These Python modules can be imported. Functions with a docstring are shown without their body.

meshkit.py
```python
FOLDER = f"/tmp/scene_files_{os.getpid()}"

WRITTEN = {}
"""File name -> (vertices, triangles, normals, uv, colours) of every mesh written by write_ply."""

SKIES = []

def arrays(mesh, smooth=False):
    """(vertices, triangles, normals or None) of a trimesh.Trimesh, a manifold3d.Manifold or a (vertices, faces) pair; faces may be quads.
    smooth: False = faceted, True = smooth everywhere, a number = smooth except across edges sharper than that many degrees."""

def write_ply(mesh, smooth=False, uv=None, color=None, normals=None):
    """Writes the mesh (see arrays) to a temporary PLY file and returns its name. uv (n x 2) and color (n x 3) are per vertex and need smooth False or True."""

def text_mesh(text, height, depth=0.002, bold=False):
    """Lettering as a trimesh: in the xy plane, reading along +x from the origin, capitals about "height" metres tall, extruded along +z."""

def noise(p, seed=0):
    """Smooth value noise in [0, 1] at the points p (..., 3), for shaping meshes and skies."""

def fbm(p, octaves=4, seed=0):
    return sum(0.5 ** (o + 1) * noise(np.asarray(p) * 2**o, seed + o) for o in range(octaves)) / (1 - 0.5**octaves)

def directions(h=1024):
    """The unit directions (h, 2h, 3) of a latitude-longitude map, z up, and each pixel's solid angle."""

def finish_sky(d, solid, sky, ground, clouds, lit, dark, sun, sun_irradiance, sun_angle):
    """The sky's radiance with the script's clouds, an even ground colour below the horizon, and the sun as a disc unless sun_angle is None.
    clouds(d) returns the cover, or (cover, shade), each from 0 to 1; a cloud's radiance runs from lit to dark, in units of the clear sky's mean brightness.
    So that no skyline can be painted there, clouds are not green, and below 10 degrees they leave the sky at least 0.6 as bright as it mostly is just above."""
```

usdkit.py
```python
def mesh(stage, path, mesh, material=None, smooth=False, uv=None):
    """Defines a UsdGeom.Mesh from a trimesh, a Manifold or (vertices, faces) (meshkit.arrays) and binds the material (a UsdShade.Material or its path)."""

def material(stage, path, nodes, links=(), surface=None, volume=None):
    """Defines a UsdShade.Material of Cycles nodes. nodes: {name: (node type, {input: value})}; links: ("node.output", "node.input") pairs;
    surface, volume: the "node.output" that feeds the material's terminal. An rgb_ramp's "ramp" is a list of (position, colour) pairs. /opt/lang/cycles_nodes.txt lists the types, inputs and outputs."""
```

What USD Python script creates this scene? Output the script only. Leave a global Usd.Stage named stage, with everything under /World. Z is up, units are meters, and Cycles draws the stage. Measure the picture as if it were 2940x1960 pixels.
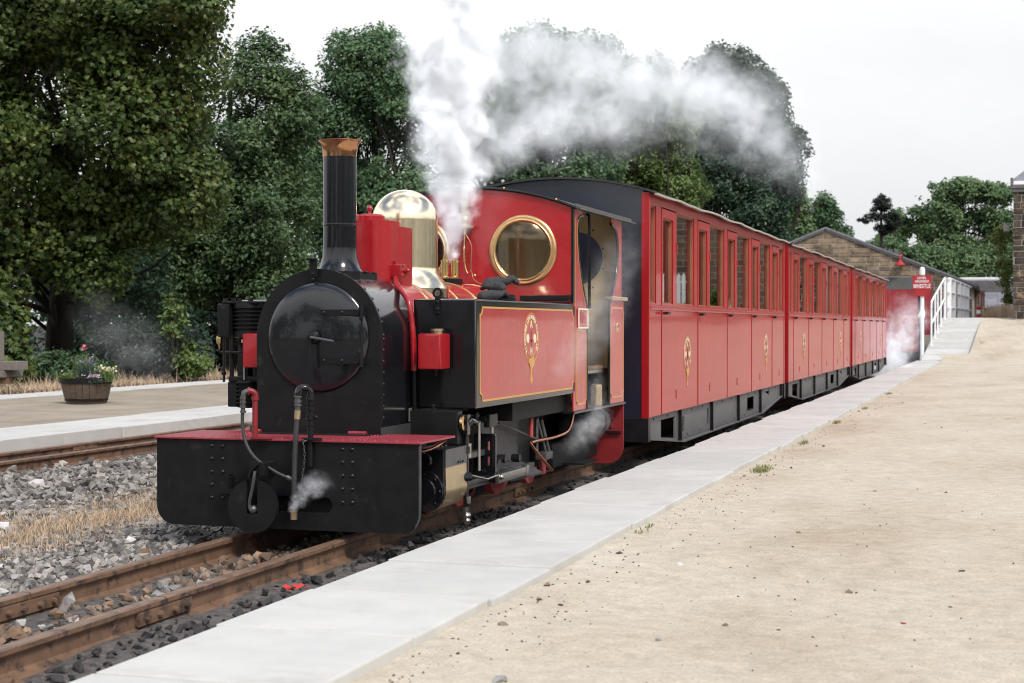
import math, random
import numpy as np
import trimesh
import manifold3d as m3
from shapely.geometry import Polygon, Point, box as sbox, LineString
from shapely import affinity
from scipy.spatial import cKDTree
from shapely.ops import unary_union
import usdkit, meshkit
from pxr import Usd, UsdGeom, UsdLux, UsdShade, Gf, Sdf, Vt

stage = Usd.Stage.CreateInMemory()
UsdGeom.SetStageUpAxis(stage, 'Z'); UsdGeom.SetStageMetersPerUnit(stage, 1.0)
UsdGeom.Xform.Define(stage, '/World'); UsdGeom.Scope.Define(stage, '/World/Looks')
PI = math.pi
rng = np.random.default_rng(7)

# ---------------------------------------------------------------- camera, sky, sun, exposure
cam = UsdGeom.Camera.Define(stage, '/World/camera')
cam.CreateHorizontalApertureAttr(36.0); cam.CreateVerticalApertureAttr(24.0)
cam.CreateFocalLengthAttr(54.69); cam.CreateClippingRangeAttr((0.05, 5000.0))
cam.CreateFStopAttr(7.0); cam.CreateFocusDistanceAttr(7.6)
cam.CreateExposureAttr(EXPO := 0.86)
cam.AddTranslateOp().Set(Gf.Vec3d(2.763, 0, .85))
cam.AddRotateZOp().Set(17.71); cam.AddRotateXOp().Set(90 - .573)
SUN = np.array([.62, -.55, .95]); SUN /= np.linalg.norm(SUN)
el, rot = math.asin(SUN[2]), math.atan2(SUN[0], SUN[1])
usdkit.material(stage, '/World/Looks/sky', {
    'tc': ('texture_coordinate', {}),
    'sky': ('sky_texture', {'sky_type': 'single_scattering', 'sun_disc': False, 'sun_elevation': el, 'sun_rotation': rot, 'aerosol_density': 1.5}),
    'mp': ('mapping', {'scale': (1.0, 1.0, 2.2)}),
    'n': ('noise_texture', {'scale': 1.7, 'detail': 6.0, 'roughness': .55, 'distortion': .3}),
    'sep': ('separate_xyz', {}),
    'low': ('map_range', {'from_min': .14, 'from_max': .52, 'to_min': .62, 'to_max': -.04, 'clamp': True}),
    'add': ('math', {'math_type': 'add'}),
    'cov': ('map_range', {'range_type': 'smoothstep', 'from_min': .42, 'from_max': .66, 'to_min': 0., 'to_max': 1., 'clamp': True}),
    'tone': ('map_range', {'from_min': .3, 'from_max': .75, 'to_min': 1.06, 'to_max': .84, 'clamp': True}),
    'cl': ('mix_color', {'blend_type': 'multiply', 'fac': 1.0, 'a': (11.4, 11.5, 11.7), 'use_clamp': False}),
    'cie': ('map_range', {'from_min': 0., 'from_max': 1., 'to_min': .36, 'to_max': 1.36, 'clamp': True}), 'tm': ('math', {'math_type': 'multiply'}),
    'mx': ('mix_color', {'use_clamp': False}),
    'bg': ('background_shader', {'strength': .10}),
}, [('tc.generated', 'mp.vector'), ('mp.vector', 'n.vector'), ('tc.generated', 'sep.vector'), ('sep.z', 'low.value'),
    ('n.fac', 'add.value1'), ('low.result', 'add.value2'), ('add.value', 'cov.value'), ('n.fac', 'tone.value'), ('sep.z', 'cie.value'), ('tone.result', 'tm.value1'), ('cie.result', 'tm.value2'), ('tm.value', 'cl.b'),
    ('cov.result', 'mx.fac'), ('sky.color', 'mx.a'), ('cl.result', 'mx.b'), ('mx.result', 'bg.color')], surface='bg.background')
dome = UsdLux.DomeLight.Define(stage, '/World/sky')
UsdShade.MaterialBindingAPI.Apply(dome.GetPrim()).Bind(UsdShade.Material.Get(stage, '/World/Looks/sky'))
dome.GetPrim().SetCustomDataByKey('kind', 'structure')
sun = UsdLux.DistantLight.Define(stage, '/World/sun')
sun.CreateIntensityAttr(.40); sun.CreateAngleAttr(14.0); sun.CreateNormalizeAttr(True); sun.CreateColorAttr(Gf.Vec3f(1, .95, .88))
sun.AddRotateZOp().Set(math.degrees(math.atan2(SUN[0], -SUN[1]))); sun.AddRotateXOp().Set(math.degrees(math.acos(SUN[2])))

# ---------------------------------------------------------------- materials
L = '/World/Looks/'
M = {}
def pbr(name, col, rough=.5, metal=0., coat=0., crough=.05, vary=.12, vscale=6., bump=0., bscale=40., bdist=.01, spec=.5, island=0., obj=0., ramp=None, detail=4., aniso=None, dirt=None):
    """Principled with a noise in the colour, an optional per-piece variation and bump; dirt=(colour, scale, threshold)."""
    n = {'g': ('geometry', {}), 'n': ('noise_texture', {'scale': vscale, 'detail': detail, 'roughness': .6}),
         'r': ('rgb_ramp', {'ramp': ramp or [(.25, tuple(c * (1 - vary) for c in col)), (.75, tuple(min(1, c * (1 + vary)) for c in col))]}),
         'p': ('principled_bsdf', {'roughness': rough, 'metallic': metal, 'coat_weight': coat, 'coat_roughness': crough, 'specular_ior_level': spec})}
    l = [('n.fac', 'r.fac')]
    if aniso:
        n['m'] = ('mapping', {'scale': aniso}); l += [('g.position', 'm.vector'), ('m.vector', 'n.vector')]
    else:
        l += [('g.position', 'n.vector')]
    last = 'r.color'
    if island or obj:
        n['oi'] = ('attribute', {'attribute': 'rnd'}) if island else ('object_info', {}); src = 'oi.fac' if island else 'oi.random'
        a = island or obj
        n['mr'] = ('map_range', {'from_min': 0., 'from_max': 1., 'to_min': 1 - a, 'to_max': 1 + a})
        n['mc'] = ('mix_color', {'blend_type': 'multiply', 'fac': 1.0, 'use_clamp': False})
        l += [(src, 'mr.value'), (last, 'mc.a'), ('mr.result', 'mc.b')]; last = 'mc.result'
    if dirt:
        n['dn'] = ('noise_texture', {'scale': dirt[1], 'detail': 6., 'roughness': .65})
        n['dr'] = ('map_range', {'from_min': dirt[2], 'from_max': dirt[2] + .12, 'to_min': 0., 'to_max': 1., 'clamp': True})
        n['dm'] = ('mix_color', {'b': dirt[0]})
        l += [('g.position', 'dn.vector'), ('dn.fac', 'dr.value'), ('dr.result', 'dm.fac'), (last, 'dm.a')]; last = 'dm.result'
    l.append((last, 'p.base_color'))
    if bump:
        n['bn'] = ('noise_texture', {'scale': bscale, 'detail': 5., 'roughness': .6}); n['b'] = ('bump', {'strength': bump, 'distance': bdist})
        l += [('g.position', 'bn.vector'), ('bn.fac', 'b.height'), ('b.normal', 'p.normal')]
    M[name] = usdkit.material(stage, L + name, n, l, surface='p.BSDF')
    return M[name]
RED = (.32, .008, .013)
pbr('red_paint', RED, .30, coat=.6, crough=.05, vary=.12, vscale=3., bump=.45, bscale=3.5, bdist=.02)
pbr('red_coach', (.315, .008, .011), .38, coat=.4, crough=.06, spec=.3, vary=.12, vscale=2.5, bump=.2, bscale=4., bdist=.02)
pbr('red_plate', (.27, .030, .042), .42, vary=.18, vscale=14., coat=.2, crough=.25)
pbr('red_dull', (.22, .014, .016), .5, vary=.2)
pbr('red_motion', (.40, .05, .05), .45, vary=.15)
pbr('red_door', (.33, .022, .03), .55, vary=.14, vscale=1.2, aniso=(8, 8, .6))
pbr('black_gloss', (.005, .005, .006), .16, coat=.35, crough=.06, spec=.35, vary=.2, bump=.06, bscale=9.)
pbr('black_door', (.005, .0055, .007), .22, coat=.8, crough=.05, vary=.25, bump=.10, bscale=7., bdist=.02, spec=.3)
pbr('black_satin', (.009, .009, .010), .36, vary=.35, vscale=12., bump=.08, bscale=60., bdist=.003, spec=.22, dirt=((.030, .026, .022), 9., .60))
pbr('black_matt', (.010, .010, .010), .62, spec=.2, vary=.4, vscale=15.)
pbr('navy_end', (.010, .013, .022), .28, coat=.5, crough=.12, vary=.15)
pbr('grey_frame', (.036, .036, .038), .5, vary=.25, vscale=9., dirt=((.03, .026, .022), 20., .6))
pbr('coach_frame', (.11, .108, .108), .55, vary=.18, vscale=7., dirt=((.07, .06, .05), 14., .58))
pbr('brass_dome', (.95, .80, .56), .21, metal=1., vary=.05, vscale=5., bump=.05, bscale=14., bdist=.01)
pbr('brass', (.78, .56, .27), .2, metal=1., vary=.15, vscale=20.)
pbr('brass_ring', (.66, .43, .22), .3, metal=1., vary=.15, vscale=30.)
pbr('brass_panel', (.52, .40, .24), .3, metal=.8, vary=.14, vscale=16., dirt=((.05, .035, .02), 13., .62))
pbr('copper', (.62, .27, .16), .24, metal=1., vary=.18, vscale=22.)
pbr('copper_cap', (.55, .28, .15), .16, metal=1., vary=.25, vscale=16., bump=.1, bscale=20.)
pbr('steel', (.46, .44, .41), .28, metal=1., vary=.2, vscale=25.)
pbr('steel_dull', (.12, .12, .12), .42, metal=.7, vary=.25, vscale=18.)
pbr('cream', (.50, .385, .21), .5, vary=.10, vscale=5.)
pbr('gold_line', (.52, .28, .07), .4, vary=.08)
pbr('cream_letter', (.72, .62, .46), .5, vary=.05)
pbr('white_paint', (.78, .79, .80), .45, vary=.05, vscale=9., dirt=((.5, .46, .4), 12., .68))
pbr('sign_red', (.36, .02, .025), .4, vary=.1)
pbr('rubber', (.028, .026, .026), .55, vary=.3)
pbr('wood_brown', (.13, .065, .03), .45, vary=.25, vscale=8., aniso=(30, 30, 3))
pbr('frame_lining', (.26, .085, .045), .5, vary=.2)
pbr('seat_brown', (.05, .03, .02), .6, vary=.2)
pbr('roof_pale', (.36, .33, .28), .7, vary=.12, vscale=6.)
pbr('roof_dark', (.02, .02, .022), .6, vary=.3)
pbr('rail_side', (.15, .085, .05), .75, vary=.4, vscale=9., bump=.4, bscale=60., bdist=.004, dirt=((.045, .030, .024), 14., .52))
pbr('rail_head', (.22, .14, .095), .42, vary=.35, vscale=10., metal=.35, aniso=(4, 1, 4), bump=.15, bscale=60., bdist=.003, dirt=((.05, .038, .035), 9., .56))
pbr('sleeper_wood', (.030, .024, .020), .85, vary=.4, vscale=10., aniso=(3, 20, 20), bump=.6, bscale=50., bdist=.01)
pbr('stone_grey', (.27, .26, .25), .9, vary=.45, vscale=16., obj=.45, bump=.5, bscale=45., bdist=.01)
pbr('stone_pale', (.48, .465, .45), .9, vary=.3, vscale=16., obj=.3, bump=.5, bscale=45., bdist=.01)
pbr('stone_dark', (.045, .042, .042), .8, vary=.4, vscale=16., obj=.5, bump=.5, bscale=45., bdist=.01)
pbr('stone_brown', (.20, .13, .085), .9, vary=.4, vscale=16., obj=.35, bump=.5, bscale=45., bdist=.01)
pbr('stones_many', (.225, .205, .185), .9, vary=.35, vscale=16., island=.62, bump=.5, bscale=45., bdist=.01)
pbr('stones_brown', (.16, .12, .09), .9, vary=.3, vscale=16., island=.6, bump=.5, bscale=45., bdist=.01)
pbr('stones_dark', (.035, .032, .032), .75, vary=.4, vscale=16., island=.6, bump=.5, bscale=45., bdist=.01)
pbr('ballast_base', (.10, .088, .08), .95, vary=.6, vscale=30., bump=1., bscale=40., bdist=.02)
pbr('slab', (.495, .485, .455), .8, vary=.10, vscale=5., obj=.06, bump=.25, bscale=120., bdist=.003, detail=8., dirt=((.43, .415, .38), 2.6, .55))
pbr('slab_side', (.36, .34, .31), .85, vary=.2, vscale=9., bump=.4, bscale=60., bdist=.005)
pbr('earth', (.10, .085, .05), .95, vary=.4, vscale=.8)
pbr('grit', (.29, .245, .185), .95, vary=.25, vscale=1.6, bump=.8, bscale=60., bdist=.01, detail=10., dirt=((.20, .155, .10), 2.5, .58))
pbr('dry_grass', (.50, .375, .255), .85, vary=.25, vscale=3., island=.3)
pbr('green_grass', (.20, .21, .085), .85, vary=.4, vscale=20., island=.4)
pbr('bark', (.022, .018, .014), .9, vary=.4, vscale=10., bump=.8, bscale=30., bdist=.02)
pbr('mortar', (.46, .43, .39), .95, vary=.15, vscale=9.)
pbr('wall_stone', (.215, .158, .105), .9, vary=.5, vscale=5., obj=.40, bump=.7, bscale=22., bdist=.02, dirt=((.06, .05, .04), 3., .56))
pbr('wall_black', (.055, .042, .032), .9, vary=.7, vscale=6., obj=.6, bump=.9, bscale=16., bdist=.03, dirt=((.30, .20, .11), 2.4, .56))
pbr('lintel', (.12, .115, .115), .9, vary=.25, vscale=4.)
pbr('slate', (.19, .19, .215), .7, vary=.2, vscale=6., obj=.15)
pbr('coping', (.10, .10, .105), .8, vary=.2)
pbr('brown_timber', (.11, .055, .035), .85, vary=.3, vscale=3.)
pbr('old_timber', (.17, .15, .13), .9, vary=.35, vscale=6., aniso=(3, 20, 20), bump=.6, bscale=30., bdist=.01)
pbr('barrel', (.085, .060, .042), .8, vary=.5, vscale=7., aniso=(2, 2, 14), bump=.5, bscale=40., bdist=.008)
pbr('soil', (.05, .035, .025), .95, vary=.3)
pbr('flower_violet', (.24, .18, .38), .7, island=.3); pbr('flower_yellow', (.52, .50, .30), .7, island=.25); pbr('flower_pink', (.52, .16, .20), .7, island=.2)
pbr('flower_lilac', (.55, .36, .50), .7, island=.3); pbr('flower_red', (.75, .04, .03), .6, island=.3)
pbr('shirt_white', (.80, .79, .78), .85, vary=.05); pbr('skin', (.50, .27, .19), .6, vary=.08); pbr('hair_dark', (.03, .02, .015), .6)
pbr('glove', (.022, .022, .024), .7, vary=.4, vscale=20., bump=.6, bscale=50., bdist=.01)
pbr('stud_letter', (.30, .01, .02), .35, coat=.5)
# sand: broad patches, fine grit and specks
M['sand'] = usdkit.material(stage, L + 'sand', {
    'g': ('geometry', {}),
    'm': ('mapping', {'scale': (1.0, .55, 1.0)}),
    'n1': ('noise_texture', {'scale': 1.1, 'detail': 9., 'roughness': .62}),
    'n2': ('noise_texture', {'scale': 95., 'detail': 4., 'roughness': .7}),
    'n3': ('noise_texture', {'scale': 14., 'detail': 6., 'roughness': .7}),
    'r1': ('rgb_ramp', {'ramp': [(.30, (.42, .345, .252)), (.47, (.505, .438, .342)), (.72, (.57, .515, .42))]}),
    'r2': ('map_range', {'from_min': .28, 'from_max': .72, 'to_min': .80, 'to_max': 1.18}),
    'r3': ('map_range', {'from_min': .3, 'from_max': .7, 'to_min': .84, 'to_max': 1.14}),
    'mm': ('math', {'math_type': 'multiply'}),
    'mc': ('mix_color', {'blend_type': 'multiply', 'fac': 1.0, 'use_clamp': False}),
    'vo': ('voronoi_texture', {'scale': 38., 'feature': 'f1'}),
    'vn': ('noise_texture', {'scale': 9., 'detail': 3.}),
    'vr': ('map_range', {'from_min': .10, 'from_max': .17, 'to_min': .55, 'to_max': 0., 'clamp': True}),
    'vr2': ('map_range', {'from_min': .55, 'from_max': .62, 'to_min': 0., 'to_max': 1., 'clamp': True}),
    'vm': ('math', {'math_type': 'multiply'}),
    'sp': ('mix_color', {'b': (.17, .12, .085)}),
    'bm': ('math', {'math_type': 'add'}),
    'b': ('bump', {'strength': .55, 'distance': .012}),
    'p': ('principled_bsdf', {'roughness': .95, 'specular_ior_level': .2}),
}, [('g.position', 'm.vector'), ('m.vector', 'n1.vector'), ('g.position', 'n2.vector'), ('g.position', 'n3.vector'), ('n1.fac', 'r1.fac'),
    ('n2.fac', 'r2.value'), ('n3.fac', 'r3.value'), ('r2.result', 'mm.value1'), ('r3.result', 'mm.value2'), ('r1.color', 'mc.a'), ('mm.value', 'mc.b'),
    ('g.position', 'vo.vector'), ('g.position', 'vn.vector'), ('vo.distance', 'vr.value'), ('vn.fac', 'vr2.value'), ('vr.result', 'vm.value1'), ('vr2.result', 'vm.value2'),
    ('vm.value', 'sp.fac'), ('mc.result', 'sp.a'), ('sp.result', 'p.base_color'), ('n2.fac', 'bm.value1'), ('n3.fac', 'bm.value2'), ('bm.value', 'b.height'), ('b.normal', 'p.normal')], surface='p.BSDF')
# panes: thin glass that lets light through and mirrors at a slant
def pane(name, ior, tint):
    M[name] = usdkit.material(stage, L + name, {
        'f': ('fresnel', {'IOR': ior}), 't': ('transparent_bsdf', {'color': tint}), 's': ('glossy_bsdf', {'roughness': .0, 'color': (1, 1, 1)}), 'm': ('mix_closure', {})},
        [('f.fac', 'm.fac'), ('t.BSDF', 'm.closure1'), ('s.BSDF', 'm.closure2')], surface='m.closure')
pane('pane', 1.75, (.72, .72, .70)); pane('cab_pane', 1.7, (.80, .74, .66))
# leaves
def leafmat(name, ramp, amt=.35, trans=.28, vscale=.9):
    M[name] = usdkit.material(stage, L + name, {
        'g': ('geometry', {}), 'rn': ('attribute', {'attribute': 'rnd'}), 'n': ('noise_texture', {'scale': vscale, 'detail': 4.}),
        'i': ('map_range', {'from_min': 0., 'from_max': 1., 'to_min': -.22, 'to_max': .22}), 'a': ('math', {'math_type': 'add'}), 'r': ('rgb_ramp', {'ramp': ramp}),
        'p': ('principled_bsdf', {'roughness': .42, 'specular_ior_level': .35}), 't': ('translucent_bsdf', {}), 'm': ('mix_closure', {'fac': trans})},
        [('g.position', 'n.vector'), ('rn.fac', 'i.value'), ('n.fac', 'a.value1'), ('i.result', 'a.value2'), ('a.value', 'r.fac'), ('r.color', 'p.base_color'), ('r.color', 't.color'),
         ('p.BSDF', 'm.closure1'), ('t.BSDF', 'm.closure2')], surface='m.closure')
leafmat('leaf_maple', [(.15, (.034, .062, .017)), (.5, (.074, .118, .032)), (.74, (.120, .150, .036)), (.92, (.20, .14, .032)), (1., (.24, .09, .02))])
leafmat('leaf_oak', [(.15, (.040, .080, .032)), (.55, (.095, .158, .066)), (.9, (.17, .230, .095))])
leafmat('leaf_mid', [(.15, (.050, .105, .052)), (.55, (.110, .190, .090)), (.9, (.175, .26, .12))])
leafmat('leaf_light', [(.15, (.070, .115, .032)), (.55, (.130, .195, .055)), (.9, (.190, .250, .080))])
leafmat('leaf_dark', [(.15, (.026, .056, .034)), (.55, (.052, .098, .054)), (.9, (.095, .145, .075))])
leafmat('leaf_far', [(.15, (.075, .14, .070)), (.55, (.145, .225, .100)), (.9, (.22, .29, .13))])
leafmat('leaf_pine', [(.15, (.018, .026, .020)), (.9, (.035, .045, .032))])
leafmat('leaf_grey', [(.15, (.028, .048, .038)), (.9, (.075, .110, .080))])
leafmat('leaf_vine', [(.15, (.06, .10, .02)), (.9, (.20, .22, .05))])

# ---------------------------------------------------------------- scene helpers
COUNT = {}
ORG = {}
def tag(prim, label=None, cat=None, group=None, kind=None):
    prim = prim.GetPrim() if hasattr(prim, 'GetPrim') else prim
    for k, v in (('label', label), ('category', cat), ('group', group), ('kind', kind)):
        if v: prim.SetCustomDataByKey(k, v)
    return prim
def path(parent, name):
    base = parent + '/' + name; k = COUNT.get(base, -1) + 1; COUNT[base] = k
    return base if k == 0 else f'{base}_{k:03d}'
def thing(name, label, cat, loc=(0, 0, 0), group=None, kind=None):
    p = path('/World', name); x = UsdGeom.Xform.Define(stage, p); x.AddTranslateOp().Set(Gf.Vec3d(*loc)); ORG[p] = np.array(loc, float)
    tag(x, label, cat, group, kind); return p
def put(parent, name, mesh, mat, smooth=35, label=None, kind=None):
    """One Mesh prim: world coordinates in, the origin of the thing it belongs to taken off."""
    p = path(parent, name); ORG[p] = ORG.get(parent, np.zeros(3))
    rnd = None
    if isinstance(mesh, list):
        if all('rnd' in q.metadata for q in mesh): rnd = np.concatenate([q.metadata['rnd'] for q in mesh])
        mesh = trimesh.util.concatenate(mesh)
    elif hasattr(mesh, 'metadata'): rnd = mesh.metadata.get('rnd')
    v, f, n = meshkit.arrays(mesh, smooth)
    o = ORG[p]
    if np.any(o): mesh = trimesh.Trimesh(v - o, f, process=False); v = v - o
    me = UsdGeom.Mesh.Define(stage, p)
    me.CreatePointsAttr(Vt.Vec3fArray.FromNumpy(v.astype(np.float32))); me.CreateFaceVertexCountsAttr(Vt.IntArray.FromNumpy(np.full(len(f), 3, np.int32)))
    me.CreateFaceVertexIndicesAttr(Vt.IntArray.FromNumpy(f.astype(np.int32).ravel())); me.CreateSubdivisionSchemeAttr('none')
    if n is not None:
        me.CreateNormalsAttr(Vt.Vec3fArray.FromNumpy(n.astype(np.float32))); me.SetNormalsInterpolation('vertex')
    if rnd is not None and len(rnd) == len(v): UsdGeom.PrimvarsAPI(me).CreatePrimvar('rnd', Sdf.ValueTypeNames.FloatArray, 'vertex').Set(Vt.FloatArray.FromNumpy(rnd.astype(np.float32)))
    UsdShade.MaterialBindingAPI.Apply(me.GetPrim()).Bind(M[mat])
    if label or kind: tag(me, label, None, None, kind)
    return p
def top(name, mesh, mat, label=None, cat=None, group=None, kind=None, smooth=35):
    p = put('/World', name, mesh, mat, smooth); tag(stage.GetPrimAtPath(p), label, cat, group, kind); return p
def copy_of(src, label, loc, scale=None, group=None):
    was = stage.GetPrimAtPath(src); name = was.GetName()
    p = path('/World', name); x = UsdGeom.Xform.Define(stage, p); pr = x.GetPrim()
    pr.GetReferences().AddInternalReference(src); pr.SetInstanceable(True)
    UsdGeom.Xformable(pr).ClearXformOpOrder()
    pr.GetAttribute('xformOp:translate').Set(Gf.Vec3d(*loc)); ops = [UsdGeom.XformOp(pr.GetAttribute('xformOp:translate'))]
    if scale is not None: ops.append(x.AddScaleOp()); ops[-1].Set(Gf.Vec3f(*scale))
    x.SetXformOpOrder(ops)
    cd = was.GetCustomData(); tag(pr, label, cd.get('category'), group or cd.get('group')); return p
def pieces(V, F, n, k, seed=0):
    """One mesh of n alike pieces of k vertices, each with a random number of its own for the material."""
    t = trimesh.Trimesh(V, F, process=False); t.metadata['rnd'] = np.repeat(np.random.default_rng(seed + n).uniform(size=n), k); return t
# shapes
def box(x0, x1, y0, y1, z0, z1, ch=0.):
    if ch <= 0:
        b = trimesh.creation.box((x1 - x0, y1 - y0, z1 - z0)); b.apply_translation(((x0 + x1) / 2, (y0 + y1) / 2, (z0 + z1) / 2)); return b
    ch = min(ch, .45 * min(x1 - x0, y1 - y0, z1 - z0)); P = []
    for sx in (0, 1):
        for sy in (0, 1):
            for sz in (0, 1):
                c = np.array([(x0, x1)[sx], (y0, y1)[sy], (z0, z1)[sz]]); d = np.array([1 - 2 * sx, 1 - 2 * sy, 1 - 2 * sz]) * ch
                for k in range(3):
                    q = c + d; q[k] = c[k]; P.append(q)
                P.append(c + d * .2929 * 1.0)
    return trimesh.convex.convex_hull(np.array(P))
def frame(d):
    d = np.asarray(d, float); d = d / np.linalg.norm(d); a = np.array([0, 0, 1.]) if abs(d[2]) < .9 else np.array([1., 0, 0])
    u = np.cross(d, a); u /= np.linalg.norm(u); return d, u, np.cross(d, u)
def tube(pts, r, seg=10, caps=True):
    pts = np.asarray(pts, float); n = len(pts); r = np.broadcast_to(np.asarray(r, float), (n,)); V = []; up = None
    for i in range(n):
        d = pts[min(i + 1, n - 1)] - pts[max(i - 1, 0)]; d /= np.linalg.norm(d) + 1e-12
        if up is None: _, u, w = frame(d)
        else:
            u = up - d * (up @ d); u /= np.linalg.norm(u) + 1e-12; w = np.cross(d, u)
        up = u; a = np.linspace(0, 2 * PI, seg, endpoint=False)
        V.append(pts[i] + r[i] * (np.cos(a)[:, None] * u + np.sin(a)[:, None] * w))
    V = np.vstack(V); F = []
    for i in range(n - 1):
        for k in range(seg):
            a, b = i * seg + k, i * seg + (k + 1) % seg; F += [[a, b, b + seg], [a, b + seg, a + seg]]
    if caps:
        V = np.vstack([V, pts[0], pts[-1]]); c0, c1 = len(V) - 2, len(V) - 1
        for k in range(seg):
            F += [[c0, (k + 1) % seg, k], [c1, (n - 1) * seg + k, (n - 1) * seg + (k + 1) % seg]]
    return trimesh.Trimesh(V, F, process=False)
def cyl(a, b, r, seg=20): return tube([a, b], r, seg)
def spline(pts, n=24):
    from scipy.interpolate import CubicSpline
    pts = np.asarray(pts, float); t = np.r_[0, np.cumsum(np.linalg.norm(np.diff(pts, axis=0), axis=1))]
    return CubicSpline(t, pts)(np.linspace(0, t[-1], n))
def lathe(prof, c=(0, 0, 0), axis='z', seg=40):
    """prof: (radius, height) from one end to the other; axis z, y or x."""
    prof = np.asarray(prof, float); a = np.linspace(0, 2 * PI, seg, endpoint=False); V = []; n = len(prof)
    for r, h in prof:
        V.append(np.stack([r * np.cos(a), r * np.sin(a), np.full(seg, h)], 1))
    V = np.vstack(V); F = []
    for i in range(n - 1):
        for k in range(seg):
            p, q = i * seg + k, i * seg + (k + 1) % seg; F += [[p, q, q + seg], [p, q + seg, p + seg]]
    V = {'z': V, 'y': np.stack([V[:, 0], V[:, 2], V[:, 1]], 1), 'x': np.stack([V[:, 2], V[:, 0], V[:, 1]], 1)}[axis]
    F = np.array(F)
    if axis == 'y': F = F[:, ::-1]
    return trimesh.Trimesh(V + np.asarray(c, float), F, process=False)
def sphere(c, r, sub=2):
    s = trimesh.creation.icosphere(sub, 1.0); s.vertices *= np.asarray(r) if np.ndim(r) else r; s.apply_translation(c); return s
def polys(p):
    return [g for g in getattr(p, 'geoms', [p]) if g.geom_type == 'Polygon' and g.area > 1e-9]
def prism(poly, axis, a, b):
    """Extrudes a polygon from a to b: axis x = polygon in (y, z), y = (x, z), z = (x, y)."""
    out = []
    for g in polys(poly):
        m = trimesh.creation.extrude_polygon(g, b - a, engine='earcut'); v = m.vertices.copy(); v[:, 2] += a
        if axis == 'x': v = v[:, [2, 0, 1]]
        elif axis == 'y': v = np.stack([v[:, 0], v[:, 2], v[:, 1]], 1)
        f = m.faces[:, ::-1] if axis == 'y' else m.faces
        out.append(trimesh.Trimesh(v, f, process=False))
    return trimesh.util.concatenate(out)
def text_on(text, h, origin, face, depth=.002, bold=True, width=None, center=True):
    m = meshkit.text_mesh(text, h, depth, bold); v = m.vertices.copy()
    if width: v[:, 0] *= width / (v[:, 0].max() - v[:, 0].min())
    if center: v[:, 0] -= (v[:, 0].max() + v[:, 0].min()) / 2
    if face == '+x': w = v[:, [2, 0, 1]]
    else: w = np.stack([v[:, 0], -v[:, 2], v[:, 1]], 1)
    return trimesh.Trimesh(w + np.asarray(origin), m.faces, process=False)
def ring_poly(cx, cy, ro, ri, n=48): return Point(cx, cy).buffer(ro, n).difference(Point(cx, cy).buffer(ri, n))
def rivet(c, n, r=.008):
    s = trimesh.creation.icosphere(1, r); d, u, w = frame(n); k = s.vertices @ np.array([0, 0, 1.])
    s.vertices = np.asarray(c) + np.outer(s.vertices[:, 0], u) + np.outer(s.vertices[:, 1], w) + np.outer(s.vertices[:, 2] * .7, d); return s
def smooth01(t): t = np.clip(t, 0, 1); return t * t * (3 - 2 * t)

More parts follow.
